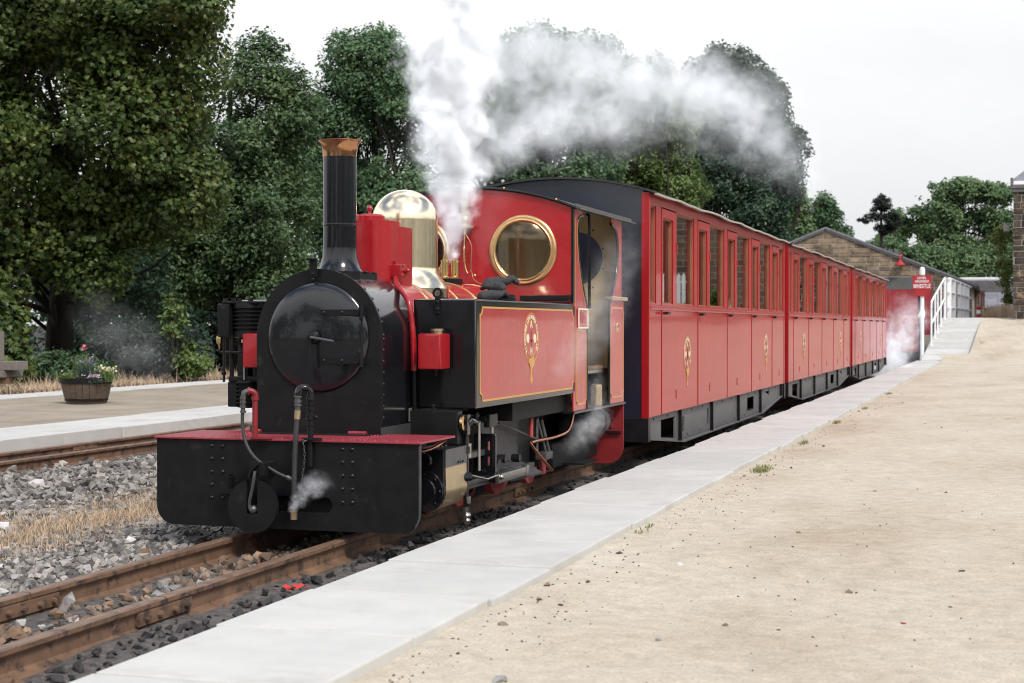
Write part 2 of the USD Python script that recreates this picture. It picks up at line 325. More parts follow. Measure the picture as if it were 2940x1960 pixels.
# ---------------------------------------------------------------- ground, platforms, tracks
top('ground', box(-420, 420, -60, 600, -.6, -.16), 'earth', kind='structure')
def grid_mesh(xs, ys, zf):
    X, Y = np.meshgrid(xs, ys); Z = zf(X, Y); nx, ny = len(xs), len(ys); i = np.arange(nx * ny).reshape(ny, nx)
    a, b, c, d = i[:-1, :-1].ravel(), i[:-1, 1:].ravel(), i[1:, 1:].ravel(), i[1:, :-1].ravel()
    return trimesh.Trimesh(np.stack([X.ravel(), Y.ravel(), Z.ravel()], 1), np.vstack([np.stack([a, b, c], 1), np.stack([a, c, d], 1)]), process=False)
# ballast between the platforms: low between the rails, heaped between the two tracks
def ballast_z(x, y):
    n = meshkit.fbm(np.stack([x * 2.2, y * 2.2, x * 0 + 3.], -1), 4) - .5
    z = -.082 + .055 * np.exp(-((x + 1.75) / .75) ** 2) + .02 * np.exp(-((x + .62) / .25) ** 2) - .022 * smooth01((x - .3) / .2)
    return z + .035 * n
_gx, _gy = np.linspace(-4.2, 1.0, 261), np.linspace(-1, 31, 641); _gz = ballast_z(*np.meshgrid(_gx, _gy))
def bzf(x, y):                                      # quick look-up of the same heights
    return float(_gz[min(640, max(0, int(round((y + 1) / .05)))), min(260, max(0, int(round((x + 4.2) / .02))))])
BED = top('ballast_bed', grid_mesh(np.linspace(-4.1, .95, 80), np.r_[np.linspace(-1, 14, 170), np.linspace(14.3, 75, 90)], ballast_z), 'ballast_base', kind='structure', smooth=True)
def stone_shapes(n, seed):
    r = np.random.default_rng(seed); out = []
    for i in range(n):
        s = trimesh.creation.icosphere(1, 1.0)
        P = r.normal(size=(11, 3)); P /= np.linalg.norm(P, axis=1)[:, None]; P *= r.uniform(.75, 1.1, (11, 1))
        h = trimesh.convex.convex_hull(P * r.uniform((.75, .6, .45), (1.15, .95, .75)))
        out.append((h.vertices.copy(), h.faces.copy()))
    return out
SHP = stone_shapes(26, 5)
def rotm(r):
    q = r.normal(size=4); q /= np.linalg.norm(q); w, x, y, z = q
    return np.array([[1 - 2 * (y * y + z * z), 2 * (x * y - z * w), 2 * (x * z + y * w)], [2 * (x * y + z * w), 1 - 2 * (x * x + z * z), 2 * (y * z - x * w)], [2 * (x * z - y * w), 2 * (y * z + x * w), 1 - 2 * (x * x + y * y)]])
def gauge_clear(x, y):                              # keep stones off the rails
    return all(abs(x - c) > .062 for c in (.2275, -.2275, -3.25, -3.66))
r = np.random.default_rng(11); S = []
def seen(x, y): 
    return not (y > 5.75 and x > -.55)
def scatter(n, x0, x1, y0, y1, s0, s1, kind, power=1.5, lift=.35):
    for _ in range(n):
        x = r.uniform(x0, x1); y = y0 + (y1 - y0) * r.uniform() ** power; s = .86 * r.uniform(s0, s1) * (1.3 if r.uniform() < .08 else 1)
        if not gauge_clear(x, y): continue
        S.append((x, y, bzf(x, y) + lift * s * r.uniform(-.2, 1.3), s, kind))
scatter(8600, -3.12, -1.30, 5.2, 14.0, .020, .041, 'g', 1.6)
scatter(900, -3.12, -1.7, 5.2, 9.0, .030, .050, 'g', 1.4, .9)
scatter(3600, -1.12, -.30, 3.0, 7.4, .017, .034, 'g', 1.1)
scatter(1000, -1.0, -.30, 7.0, 14.0, .017, .032, 'g')
scatter(900, -.20, .19, 2.4, 6.3, .016, .034, 'b', 1.0)
scatter(60, -.17, .17, 3.2, 5.6, .030, .045, 'b', 1.0, 1.)
scatter(1500, .29, .86, 2.4, 7.5, .012, .028, 'd', 1.0)
scatter(900, .27, .86, 7., 22., .014, .030, 'd', 1.3)
scatter(110, .33, .78, 2.9, 6.3, .030, .044, 'd', 1.0, .5)
scatter(700, -4.05, -3.72, 7., 14., .014, .028, 'b')
scatter(500, -3.6, -3.3, 7., 14., .014, .030, 'b')
size = np.array([s[3] / math.hypot(s[0] - 2.763, s[1]) * (1 if seen(s[0], s[1]) else .2) * (1 if abs((math.degrees(math.atan2(s[0] - 2.763, s[1])) + 17.7)) < 18.6 else .1) for s in S])
big = set(np.argsort(-size)[:298].tolist()); many = {'g': [], 'b': [], 'd': []}
for i, (x, y, z, s, k) in enumerate(S):
    v, f = SHP[r.integers(len(SHP))]; v = v * s @ rotm(r).T * np.array([1, 1, .85]) + np.array([x, y, z])
    if i in big:
        m = {'g': ('stone_grey', 'stone_pale', 'stone_grey', 'stone_brown', 'stone_grey'), 'b': ('stone_brown', 'stone_grey', 'stone_brown'), 'd': ('stone_dark',)}[k]
        put(BED, 'stone', trimesh.Trimesh(v, f, process=False), m[r.integers(len(m))], False)
    else: many[k].append((v, f))
def joined(l):
    V = np.vstack([a for a, _ in l]); o = np.cumsum([0] + [len(a) for a, _ in l]); t = trimesh.Trimesh(V, np.vstack([f + k for (_, f), k in zip(l, o)]), process=False); t.metadata['rnd'] = np.repeat(np.random.default_rng(len(l)).uniform(size=len(l)), [len(a) for a, _ in l]); return t
for k, m in (('g', 'stones_many'), ('b', 'stones_brown'), ('d', 'stones_dark')):
    put(BED, 'loose_stones', joined(many[k]), m, False, kind='stuff')
# rails
def rail_section():
    p = [(-.045, -.092), (.045, -.092), (.045, -.086), (.012, -.076), (.006, -.070), (.006, -.030), (.019, -.022), (.0215, -.018), (.0215, -.005), (.0165, 0), (-.0165, 0), (-.0215, -.005), (-.0215, -.018), (-.019, -.022), (-.006, -.030), (-.006, -.070), (-.012, -.076), (-.045, -.086)]
    return Polygon(p)
def rail(parent, x, y0, y1, tilt=0.):
    sec = affinity.translate(rail_section(), x, 0)
    web = sec.intersection(sbox(x - 1, -1, x + 1, -.0045)); head = sec.intersection(sbox(x - 1, -.0045, x + 1, 1))
    p = put(parent, 'rail', prism(web, 'y', y0, y1), 'rail_side', 30); put(p, 'running_surface', prism(head, 'y', y0, y1), 'rail_head', 30); return p
def track(name, label, xc, segs, sleepers, fish, g=.2275):
    t = thing(name, label, 'railway track', (xc, segs[0][0], 0))
    for sx in (-1, 1):
        for a, b in segs: rail(t, xc + sx * g, a + (-.06 if sx < 0 and a > 0 else 0), b + (-.06 if sx < 0 and b < 40 else 0) - .004)
    rr = np.random.default_rng(3)
    for y in sleepers:
        y = y + rr.uniform(-.03, .03); put(t, 'sleeper', box(xc - .47, xc + .47, y - .065, y + .065, -.20, -.094 + rr.uniform(-.002, .001), .008), 'sleeper_wood')
        if y < 8:
            for sx in (-1, 1):
                for d in (-1, 1):
                    q = xc + sx * g + d * .056; put(t, 'rail_clip', [lathe([(0, .014), (.011, .012), (.014, .004), (.02, .002), (.02, -.004)], (q, y + .02 * d, -.088), seg=12)], 'rail_side')
    for x, y, d in fish:
        p = put(t, 'fishplate', box(xc + x + min(0, d * .021) + .006 * d, xc + x + max(0, d * .021), y - .16, y + .16, -.068, -.024, .004), 'rail_side')
        for k in (-.12, -.045, .045, .12): put(p, 'bolt', [lathe([(0, .02), (.010, .018), (.011, 0)], (0, 0, 0), 'x', 8).apply_translation((xc + x + .018 * 1, y + k, -.046))] if d > 0 else [lathe([(.011, 0), (.010, -.018), (0, -.02)], (0, 0, 0), 'x', 8).apply_translation((xc + x - .018, y + k, -.046))], 'rail_side')
    return t
main = track('railway_track', 'rusty narrow gauge track that the red train stands on, beside the near platform slabs', 0., [(1.0, 4.31), (4.316, 9.7), (9.706, 44)],
             [2.9, 3.45, 4.08, 4.62, 5.17, 5.75, 6.35, 6.95, 7.55, 8.15, 8.8, 9.4, 10.0, 10.6], [(.2275, 4.312, 1), (.2275, 8.1, 1), (-.2275, 4.253, 1), (-.2275, 3.38, 1)])
side = track('railway_track', 'second rusty track below the far platform edge, left of the engine', -3.455, [(6.0, 9.85), (9.856, 44)],
             [6.6, 7.2, 7.8, 8.4, 9.0, 9.6, 10.2, 10.8, 11.4, 12.0, 12.6, 13.2], [(-.205, 9.85, 1)], .205)
third = track('railway_track', 'third weathered track between the planter platform and the shrubs', -9.75, [(8.0, 44)], [], [], .19)
# near platform: slabs, and the sand behind them
plat = top('platform', box(.95, 1.36, 1.2, 35.9, -.155, .005), 'soil', kind='structure')
r = np.random.default_rng(21); y = 1.25
while y < 35.75:
    w = .585 if y < 30 else .6; e = .815 + r.uniform(-.012, .012); y1 = min(y + w, 35.79)
    put(plat, 'paving_slab', box(e, 1.368 + r.uniform(-.012, .014), y + .006, y1 - .006, .008 + r.uniform(-.002, .002), .079 + r.uniform(-.0025, .0025), .006), 'slab', 20); y = y1
def ramp_edge(y): return 1.93 + (np.clip(y, 35.8, 40.5) - 35.8) / 4.7 * .22
def sand_z(x, y):
    n = meshkit.fbm(np.stack([x * .9, y * .9, x * 0], -1), 5) - .5; f = meshkit.fbm(np.stack([x * 7, y * 7, x * 0 + 9], -1), 3) - .5
    rise = np.clip((y - 34.6) / 5.9, 0, 1); rise = rise * rise * (3 - 2 * rise) * .35 + rise * .65
    return .052 + 1.0 * rise + .035 * n * smooth01((x - 1.4) / .5) + .012 * f + .012 * smooth01((x - 1.5) / 1.5)
ys = np.r_[np.linspace(.5, 12, 230), np.linspace(12.1, 34, 150), np.linspace(34.2, 40.9, 60)]
def sand_strip():
    xs = np.r_[np.linspace(1.355, 3.2, 60), np.linspace(3.26, 6, 40), np.linspace(6.2, 30, 40)]
    m = grid_mesh(xs, ys, lambda X, Y: sand_z(X, Y))
    v = m.vertices; k = v[:, 1] > 35.8; e = ramp_edge(v[:, 1]); v[k, 0] = np.where(k, np.maximum(v[:, 0], e + (v[:, 0] - 1.355) * .9), v[:, 0])[k]
    return m
SAND = top('sandy_ground', sand_strip(), 'sand', kind='structure', smooth=True)
r = np.random.default_rng(33); pe = []
for i in range(1500):
    y = 1.5 + 18 * r.uniform() ** 1.7; x = 1.42 + r.uniform() ** 1.2 * (1.2 + .42 * y)
    if r.uniform() < .35: x = 1.39 + abs(r.normal()) * .12
    s = r.uniform(.0025, .0075) * (1 + (r.uniform() < .05) * 1.6); v, f = SHP[r.integers(len(SHP))]
    pe.append((v * s @ rotm(r).T * np.array([1, 1, .7]) + np.array([x, y, float(sand_z(np.array(x), np.array(y))) + .15 * s]), f))
put(SAND, 'pebbles', joined(pe), 'stones_brown', False, kind='stuff')
for x, y, s, m in ((1.68, 3.30, .028, 'stone_grey'), (2.30, 3.28, .017, 'stone_brown'), (2.62, 5.2, .014, 'stone_dark'), (2.05, 4.1, .014, 'stone_brown'), (1.72, 5.1, .02, 'stone_pale'), (2.95, 6.3, .012, 'stone_dark'), (2.5, 4.25, .011, 'red_dull'), (2.0, 6.0, .014, 'stone_brown'), (1.92, 3.85, .018, 'stone_grey'), (3.3, 5.6, .013, 'stone_dark')):
    v, f = SHP[r.integers(len(SHP))]; put(SAND, 'stone', trimesh.Trimesh(v * s @ rotm(r).T * np.array([1.2, 1., .6]) + np.array([x, y, float(sand_z(np.array(x), np.array(y))) + .1 * s]), f, process=False), m, False)
# paved ramp up to the road, white handrail, gate
def quad_slab(pts, t):                              # four corners, thickness downwards
    P = np.array(pts, float); V = np.vstack([P, P - [0, 0, t]]); F = [[0, 1, 2], [0, 2, 3], [4, 6, 5], [4, 7, 6]] + [q for i in range(4) for q in ([i, 4 + i, 4 + (i + 1) % 4], [i, 4 + (i + 1) % 4, (i + 1) % 4])]
    return trimesh.Trimesh(V, F, process=False)
def rp(x_t, y):                                     # across 0..1, along y
    t = (y - 35.8) / 4.7; return np.array([.895 + .28 * t + x_t * (1.03 - .06 * t), y, .078 + .98 * t])
ramp = top('ramp', quad_slab([rp(0, 35.85) - [0, 0, .07], rp(1, 35.85) - [0, 0, .07], rp(1, 40.5) - [0, 0, .07], rp(0, 40.5) - [0, 0, .07]], .16), 'slab_side', kind='structure', smooth=False)
edges = [35.8, 36.38, 37.02, 37.62, 38.14, 38.75, 39.25, 39.74, 40.5]
for a, b in zip(edges[:-1], edges[1:]):
    put(ramp, 'paving_slab', quad_slab([rp(0, a + .012), rp(1, a + .012), rp(1, b - .012), rp(0, b - .012)], .068), 'slab', False)
bank = top('embankment', [box(.98, 1.9, 36.6, 40.5, -.2, -.02), grid_mesh(np.linspace(-.2, 42, 90), np.r_[np.linspace(40.5, 60, 40), np.linspace(62, 140, 20)], lambda X, Y: np.where(X < 1.05 + .042 * (Y - 40.5), -.1, 1.02 + .12 * smooth01((Y - 44) / 3) * smooth01((X - 1.8) / .3)))], 'earth', kind='structure', smooth=False)
hr = thing('handrail', 'white tubular handrail climbing the paved ramp beside the whistle sign', 'handrail', tuple(rp(.02, 37.2)))
posts = [37.245, 38.03, 38.62, 39.386, 40.262]
for yy in posts:
    b = rp(.075, yy); put(hr, 'post', [cyl(b + [0, 0, -.02], b + [0, 0, 1.03], .021), lathe([(0, .04), (.03, .035), (.04, 0)], b, seg=14)], 'white_paint')
for h in (1.035, .52):
    put(hr, 'rail', tube([rp(.075, 37.23) + [0, 0, h - .15 * (h > 1)], rp(.075, 37.3) + [0, 0, h]] + [rp(.075, q) + [0, 0, h] for q in (38, 39, 40.2)] + [rp(.075, 40.27) + [0, 0, h - .1]], .023), 'white_paint')
gt = thing('railing_gate', 'white slatted fence with three rails at the top of the paved ramp', 'fence', (1.23, 40.6, 1.06))
def gp(y): return 1.328 + .104 * (y - 40.6)
put(gt, 'post', box(1.20, 1.265, 40.57, 40.635, .95, 2.08, .006), 'white_paint')
for i, yy in enumerate((40.66, 41.5, 42.5, 43.3, 44.1)):
    w = .05 if i else .055; put(gt, 'post', box(gp(yy) - w, gp(yy) + w, yy - .03, yy + .03, .92, 2.06 - .03 * i, .006), 'white_paint')
for z in (2.045, 1.70, 1.31):
    a, b = np.array([gp(40.6), 40.56, z]), np.array([gp(44.8), 44.8, z - (.13 if z > 2 else .09 if z > 1.5 else .04)]); put(gt, 'rail', [tube([a, b], .035, 6)], 'white_paint')
bg = thing('wooden_gate', 'brown timber gate beyond the white fence', 'gate', (1.7, 50, 1.05))
for k in range(5):
    x = 1.58 + k * .085; put(bg, 'board', box(x, x + .075, 49.98, 50.01, 1.05, 2.03 - .03 * k, .004), 'brown_timber')
put(bg, 'post', box(2.0, 2.06, 49.96, 50.03, 1.05, 1.95, .006), 'brown_timber')
cone = thing('traffic_cone', 'red and white plastic road cone at the head of the ramp', 'cone', (2.0, 43., 1.05))
put(cone, 'base', [box(1.92, 2.07, 42.93, 43.07, 1.05, 1.10, .01), lathe([(.062, 1.10), (.055, 1.17)], (2., 43, 0), seg=20)], 'sign_red'); put(cone, 'white_band', lathe([(.055, 1.17), (.045, 1.28)], (2., 43, 0), seg=20), 'white_paint')
put(cone, 'top', lathe([(.045, 1.28), (.05, 1.281), (.07, 1.33), (.045, 1.38), (0, 1.385)], (2., 43, 0), seg=20), 'sign_red')
# far platform island with its two slab edges
isl = top('platform', grid_mesh(np.linspace(-7.45, -4.40, 60), np.linspace(5, 60, 240), lambda X, Y: .068 + .02 * (meshkit.fbm(np.stack([X * 3, Y * 3, X * 0], -1), 4) - .5)), 'grit', kind='structure', smooth=True)
put(isl, 'platform_wall', box(-7.85, -3.84, 5, 60, -.155, -.015), 'slab_side')
r = np.random.default_rng(4)
for x0, x1 in ((-4.46, -3.69), (-7.93, -7.40)):
    y = 5.95
    while y < 58:
        put(isl, 'paving_slab', box(x0 + r.uniform(-.01, .01), x1 + r.uniform(-.01, .01), y + .004, y + 1.49 - .004, -.012, .080 + r.uniform(-.003, .003), .006), 'slab', 20); y += 1.49
top('verge', grid_mesh(np.linspace(-60, -7.9, 80), np.linspace(2, 120, 90), lambda X, Y: -.10 + .05 * meshkit.fbm(np.stack([X * .6, Y * .6, X * 0], -1), 4) - .05 * smooth01((-X - 11) / 3)), 'earth', kind='structure', smooth=True)
# grass: blades as single triangles
def blades(n, pos, h0, h1, seed, lean=.5, w=.004):
    r = np.random.default_rng(seed); P = np.array([pos(r) for _ in range(n)]); h = r.uniform(h0, h1, n)[:, None]; a = r.uniform(0, 2 * PI, n)
    d = np.stack([np.cos(a), np.sin(a), 0 * a], 1); b = r.uniform(0, 2 * PI, n); e = np.stack([np.cos(b), np.sin(b), 0 * b], 1); ln = r.uniform(0, lean, n)[:, None]
    m = P + e * ln * h * .35 + np.array([0, 0, 1.]) * h * .55; t = P + e * ln * h + np.array([0, 0, 1.]) * h * (1 - .25 * ln)
    V = np.stack([P - d * w, P + d * w, m + d * w * .7, m - d * w * .7, t], 1).reshape(-1, 3); o = np.arange(n)[:, None] * 5
    F = np.vstack([o + np.array([[0, 1, 2]]), o + np.array([[0, 2, 3]]), o + np.array([[3, 2, 4]])]); return pieces(V, F, n, 5, seed)
def strip(x0, x1, y0, y1, zf=lambda x, y: -.05, p=1.0):
    def f(r):
        y = y0 + (y1 - y0) * r.uniform() ** p; x = x0 + (x1 - x0) * min(max(r.normal() * .22 + .5, 0), 1); return (x, y, zf(x, y))
    return f
bz = lambda x, y: bzf(x, y) - .005
top('dry_grass', [blades(19000, strip(-1.62, -.86, 4.6, 9.5, bz, 1.1), .015, .06, 5, 1.2, .0015), blades(500, strip(-1.48, -1.0, 4.6, 9.5, bz, 1.1), .05, .12, 15, .7, .0012)], 'dry_grass', 'strip of dry straw grass along the ballast between the two tracks', 'grass', kind='stuff', smooth=False)
top('dry_grass', [blades(15000, strip(-10.9, -9.0, 14, 34, lambda x, y: -.08, 1.3), .05, .20, 6, .9, .005), blades(1200, strip(-10.9, -9.0, 14, 34, lambda x, y: -.08, 1.3), .2, .34, 16, .6, .004)], 'dry_grass', 'straw coloured grass verge in front of the shrubs beyond the third track', 'grass', kind='stuff', smooth=False)
top('dry_grass', [blades(3000, strip(1.9, 4.0, 43.5, 47, lambda x, y: 1.03), .25, .5, 8, .5, .008)], 'dry_grass', 'tall dry grass on the bank left of the stone station building', 'grass', kind='stuff', smooth=False)
top('grass_tuft', [blades(240, strip(1.42, 1.52, 8.4, 8.75, lambda x, y: .055), .008, .03, 9, 1.1, .003)], 'green_grass', 'small green tuft growing at the sand edge of the near platform', 'grass tuft', smooth=False)
top('grass_tuft', [blades(300, lambda r: (2.02 + r.uniform(0, .1) + .046 * 2.2, 37.0 + r.uniform(0, 1.6), .36 + .0), .05, .2, 12, .8, .006)], 'green_grass', 'green weeds along the right edge of the paved ramp', 'grass tuft', smooth=False)
for k, (x, y, n_) in enumerate(((1.44, 10.6, 50), (1.42, 12.9, 70), (1.45, 15.2, 60), (1.43, 18.6, 80), (1.41, 5.9, 24))):
    top('grass_tuft', blades(n_, strip(x - .03, x + .04, y - .12, y + .14, lambda x, y: .055), .01, .03, 40 + k, .9, .003), 'green_grass', ('tiny green weed at the sand edge, %s along the near platform' % ('second past the larger tuft', 'third past the larger tuft', 'fourth past the larger tuft', 'fifth past the larger tuft', 'the one nearest the camera')[k]), 'grass tuft', smooth=False)
fl = []
rr = np.random.default_rng(2)
for k in range(14):
    a = rr.uniform(0, 2 * PI); c = np.array([.415 + .02 * rr.normal(), 4.85 + .025 * rr.normal(), -.055]); d = np.array([math.cos(a), math.sin(a), .5]) * .022; s_ = np.array([-math.sin(a), math.cos(a), 0]) * .011
    fl.append(trimesh.Trimesh([c, c + d * .6 + s_, c + d, c + d * .6 - s_], [[0, 1, 2], [0, 2, 3]], process=False))
top('fallen_flower', fl, 'flower_red', 'bright red fallen flower on the dark ballast beside the platform edge', 'flower', smooth=False)

# ---------------------------------------------------------------- steam locomotive
LO = thing('steam_locomotive', 'red and black narrow gauge steam locomotive at the head of the train', 'locomotive', (0, 5.66, 0))
def P_(name, mesh, mat, smooth=35, parent=None, label=None, kind=None): return put(parent or LO, name, mesh, mat, smooth, label, kind)
# front beam with slot, rivets, buffer
bp = sbox(-.581, .035, .579, .388).difference(sbox(-.6, 0, -.501, .115)).difference(sbox(.499, 0, .6, .115)).union(Point(-.501, .115).buffer(.08, 24)).union(Point(.499, .115).buffer(.08, 24)).difference(LineString([(-.10, .137), (.175, .137)]).buffer(.032, 12))
beam = P_('buffer_beam', prism(bp, 'y', 5.66, 5.678), 'black_satin', 25)
P_('beam_edge', prism(bp.exterior.buffer(.0035).intersection(sbox(.56, 0, .6, .38)), 'y', 5.6555, 5.6595), 'steel_dull', 25, beam)
for x in (-.327, -.278, .252, .293):
    for z in (.362, .310, .257, .204, .151): P_('rivet', rivet((x, 5.66, z), (0, -1, 0), .0085), 'black_gloss', True, beam)
P_('beam_stiffener', [box(-.5, .5, 5.72, 5.76, .06, .385), box(-.3, -.26, 5.68, 6.2, .1, .38), box(.26, .3, 5.68, 6.2, .1, .38)], 'black_matt')
bc = np.array([-.098, 5.575, .133]); pl = Point(bc[0], bc[2]).buffer(.107, 40).difference(sbox(bc[0] - .023, bc[2] - .028, bc[0] + .023, bc[2] + .2))
buf = P_('buffer', prism(pl, 'y', 5.565, 5.588), 'black_satin', 25)
P_('shank', [cyl((bc[0], 5.588, bc[2] - .05), (bc[0], 5.66, bc[2] - .05), .035), box(bc[0] - .05, bc[0] + .05, 5.588, 5.66, .065, .12, .006)], 'black_matt', 35, buf)
P_('pin', sphere((bc[0] + .002, 5.572, bc[2] - .012), .017), 'steel_dull', True, buf)
P_('coupling_link', tube(spline([(-.078, 5.552, .275), (-.082, 5.55, .245), (-.09, 5.552, .205), (-.1, 5.555, .17), (-.106, 5.558, .14), (-.1, 5.56, .118)], 16), .0065, 8), 'steel_dull')
P_('hook_strap', [prism(LineString(spline([(-.108, .248), (-.098, .272), (-.083, .292), (-.062, .306)], 10)).buffer(.005, 4, cap_style=2), 'y', 5.55, 5.575), box(-.068, -.04, 5.56, 5.66, .255, .308, .004)], 'black_satin')
P_('socket_tube', [lathe([(.017, 0), (.018, .07), (.014, .07), (.013, .02)], (0, 0, 0), seg=18).apply_transform(trimesh.transformations.rotation_matrix(.35, [1, .6, 0])).apply_translation((-.222, 5.62, .185)), box(-.262, -.205, 5.60, 5.66, .172, .225, .008)], 'black_satin')
P_('socket_tube', box(-.148, -.112, 5.63, 5.66, .255, .305, .005), 'black_matt')
# footplate
fp = P_('front_footplate', box(-.588, .585, 5.648, 6.05, .3885, .397, .002), 'red_plate', 25)
rv = [rivet((x, y, .397), (0, 0, 1), .0055) for x in np.arange(-.56, .57, .045) for y in (5.672,)] + [rivet((x, y, .397), (0, 0, 1), .0055) for x in (-.305, -.265, .27, .31) for y in np.arange(5.70, 6.0, .035)]
P_('rivets', rv, 'red_plate', True, fp, kind='stuff')
for x in (-.30, .185): P_('hinge', [cyl((x - .04, 5.962, .405), (x + .04, 5.962, .405), .008, 10), box(x - .04, x + .04, 5.955, 5.985, .396, .402)], 'red_plate', 35, fp)
P_('copper_loop', [tube(spline([(.50, 5.75, .372), (.53, 5.82, .36), (.555, 5.93, .374), (.56, 6.0, .383)], 14), .0035, 6), tube(spline([(.49, 5.75, .355), (.53, 5.80, .348), (.56, 5.9, .362), (.565, 6.0, .378)], 14), .0035, 6)], 'copper')
# brake hoses on the beam
st = P_('brake_pipe', [cyl((-.125, 5.645, .397), (-.125, 5.645, .565), .0115), tube(spline([(-.125, 5.645, .56), (-.126, 5.643, .580), (-.137, 5.636, .588), (-.150, 5.628, .588)], 10), .0125), cyl((-.125, 5.645, .552), (-.125, 5.645, .566), .0155), cyl((-.141, 5.633, .588), (-.149, 5.629, .588), .016)], 'red_dull')
P_('pipe_flange', prism(Point(-.108, 5.652).buffer(.02).union(Point(-.108, 5.652).buffer(.018)).union(affinity.scale(Point(-.098, 5.648).buffer(.03), 1.6, .8)), 'z', .397, .403), 'red_dull', 25, st)
P_('hose_fitting', [tube([(-.150, 5.628, .588), (-.160, 5.62, .582), (-.163, 5.618, .57), (-.166, 5.618, .50)], [.0115, .012, .0105, .0085], 12)] + [cyl((-.164, 5.618, z), (-.1645, 5.618, z - .008), .0125, 12) for z in (.565, .548, .53, .51)], 'steel_dull', 35, st)
P_('hose', tube(spline([(-.166, 5.617, .50), (-.163, 5.612, .44), (-.147, 5.606, .386), (-.118, 5.60, .341), (-.079, 5.596, .308), (-.035, 5.60, .282), (0, 5.607, .262), (.035, 5.617, .247)], 40), .0068, 12), 'rubber', 60, st)
P_('hose_end', cyl((.030, 5.616, .249), (.052, 5.620, .240), .0095, 12), 'steel_dull', 35, st)
bk = P_('brake_pipe', [cyl((.116, 5.652, .29), (.116, 5.652, .575), .0115)] + [cyl((.116, 5.652, z), (.116, 5.652, z + h), rr_, 14) for z, h, rr_ in ((.555, .012, .017), (.535, .01, .0155), (.515, .012, .0165), (.478, .02, .0175), (.455, .012, .0155))] + [cyl((.116, 5.652, .487), (.142, 5.648, .487), .006, 8), sphere((.142, 5.648, .487), .009, 1)], 'black_satin')
P_('bend', tube(spline([(.116, 5.652, .57), (.115, 5.650, .59), (.106, 5.645, .602), (.094, 5.638, .604), (.082, 5.63, .600), (.077, 5.625, .585), (.076, 5.624, .57)], 20), [.0125] * 8 + [.0155] * 12, 14), 'black_gloss', 60, bk)
P_('pipe_flange', prism(affinity.scale(Point(.125, 5.648).buffer(.026), 1.7, .8), 'z', .397, .404), 'black_satin', 25, bk)
P_('coupling_collar', [cyl((.076, 5.624, z), (.0755, 5.6235, z - h), q, 14) for z, h, q in ((.572, .006, .0165), (.556, .01, .015), (.540, .008, .0155))] + [cyl((.0755, 5.624, .572), (.0745, 5.623, .515), .0115, 14)], 'steel_dull', 35, bk)
P_('hose_sleeve', cyl((.0745, 5.623, .515), (.073, 5.622, .48), .0125, 14), 'brass_panel', 35, bk)
P_('hose', tube(spline([(.073, 5.622, .485), (.070, 5.616, .42), (.068, 5.61, .33), (.067, 5.606, .24), (.066, 5.604, .16), (.066, 5.604, .115)], 26), .0105, 14), 'rubber', 60, bk)
P_('hose_end', [cyl((.066, 5.604, .118), (.066, 5.604, .083), .0135, 16), cyl((.066, 5.604, .119), (.066, 5.604, .113), .015, 16)], 'brass_panel', 35, bk)
ch = []
for k in range(15):
    z = .392 - k * .0128; x = .098 + .006 * math.sin(k * .35); t_ = trimesh.creation.torus(.0052, .0012, 10, 6); t_.apply_scale((.72, 1.45, 1)); t_.apply_transform(trimesh.transformations.rotation_matrix(PI / 2, [1, 0, 0])); t_.apply_transform(trimesh.transformations.rotation_matrix(PI / 2 * (k % 2) + .3, [0, 0, 1])); t_.apply_translation((x, 5.622, z)); ch.append(t_)
P_('chain', ch + [cyl((.10, 5.622, .392), (.116, 5.64, .398), .002, 6)], 'steel_dull', 60, bk)
# smokebox
def arch(r, zb=.397, zc=.803): return Point(0, zc).buffer(r, 40).intersection(sbox(-1, zc, 1, 2)).union(sbox(-r, zb, r, zc + .001))
sb = P_('smokebox', prism(arch(.281), 'y', 5.993, 6.40), 'black_gloss', 50)
P_('front_ring', prism(arch(.2865).difference(Point(0, .803).buffer(.2325, 48)), 'y', 5.978, 5.9925), 'black_satin', 30, sb)
P_('door_backing', prism(Point(0, .803).buffer(.2335, 48), 'y', 5.984, 5.992), 'black_matt', 30, sb)
for a in np.arange(2, 180, 11.):
    a = math.radians(a); n = (math.cos(a), 0, math.sin(a)); P_('rivet', rivet((.281 * n[0], 6.013, .803 + .281 * n[2]), n, .0075), 'black_gloss', True, sb)
for z in np.arange(.42, .80, .047):
    P_('rivet', rivet((.281, 6.013, z), (1, 0, 0), .0075), 'black_gloss', True, sb)
dr = P_('smokebox_door', lathe([(0, -.040)] + [(.2315 * math.sin(t), -.040 * math.cos(t) ** .9 if t < 1.5 else 0) for t in np.linspace(.08, 1.55, 20)] + [(.2315, .004)], (0, 5.978, .803), 'y', 72), 'black_door', 60)
P_('door_boss', [lathe([(0, -.028), (.014, -.026), (.016, -.012), (.026, -.006), (.03, .004)], (0, 5.922, .803), 'y', 20), cyl((0, 5.894, .803), (0, 5.91, .803), .008, 8)], 'black_satin', 35, dr)
P_('door_handle', tube([(.004, 5.892, .803), (.112, 5.885, .787)], [.0065, .0055], 10), 'steel_dull', 35, dr)
P_('door_handle', tube([(0, 5.898, .80), (-.002, 5.898, .665)], [.007, .0055], 10), 'black_satin', 35, dr)
for z in (.906, .706):
    h = P_('strap_hinge', [prism(LineString([(.036, z), (.19, z)]).buffer(.0125, 8), 'y', 5.938, 5.958), box(.17, .214, 5.945, 5.98, z - .0125, z + .0125, .002), cyl((.207, 5.95, z - .026), (.207, 5.95, z + .03), .0095, 12)], 'black_satin', 35, dr)
    for x in (.044, .125): P_('rivet', rivet((x, 5.938, z), (0, -1, 0), .007), 'black_gloss', True, h)
P_('hinge_rod', cyl((.207, 5.955, .69), (.207, 5.955, .93), .005, 8), 'black_satin', 35, dr)
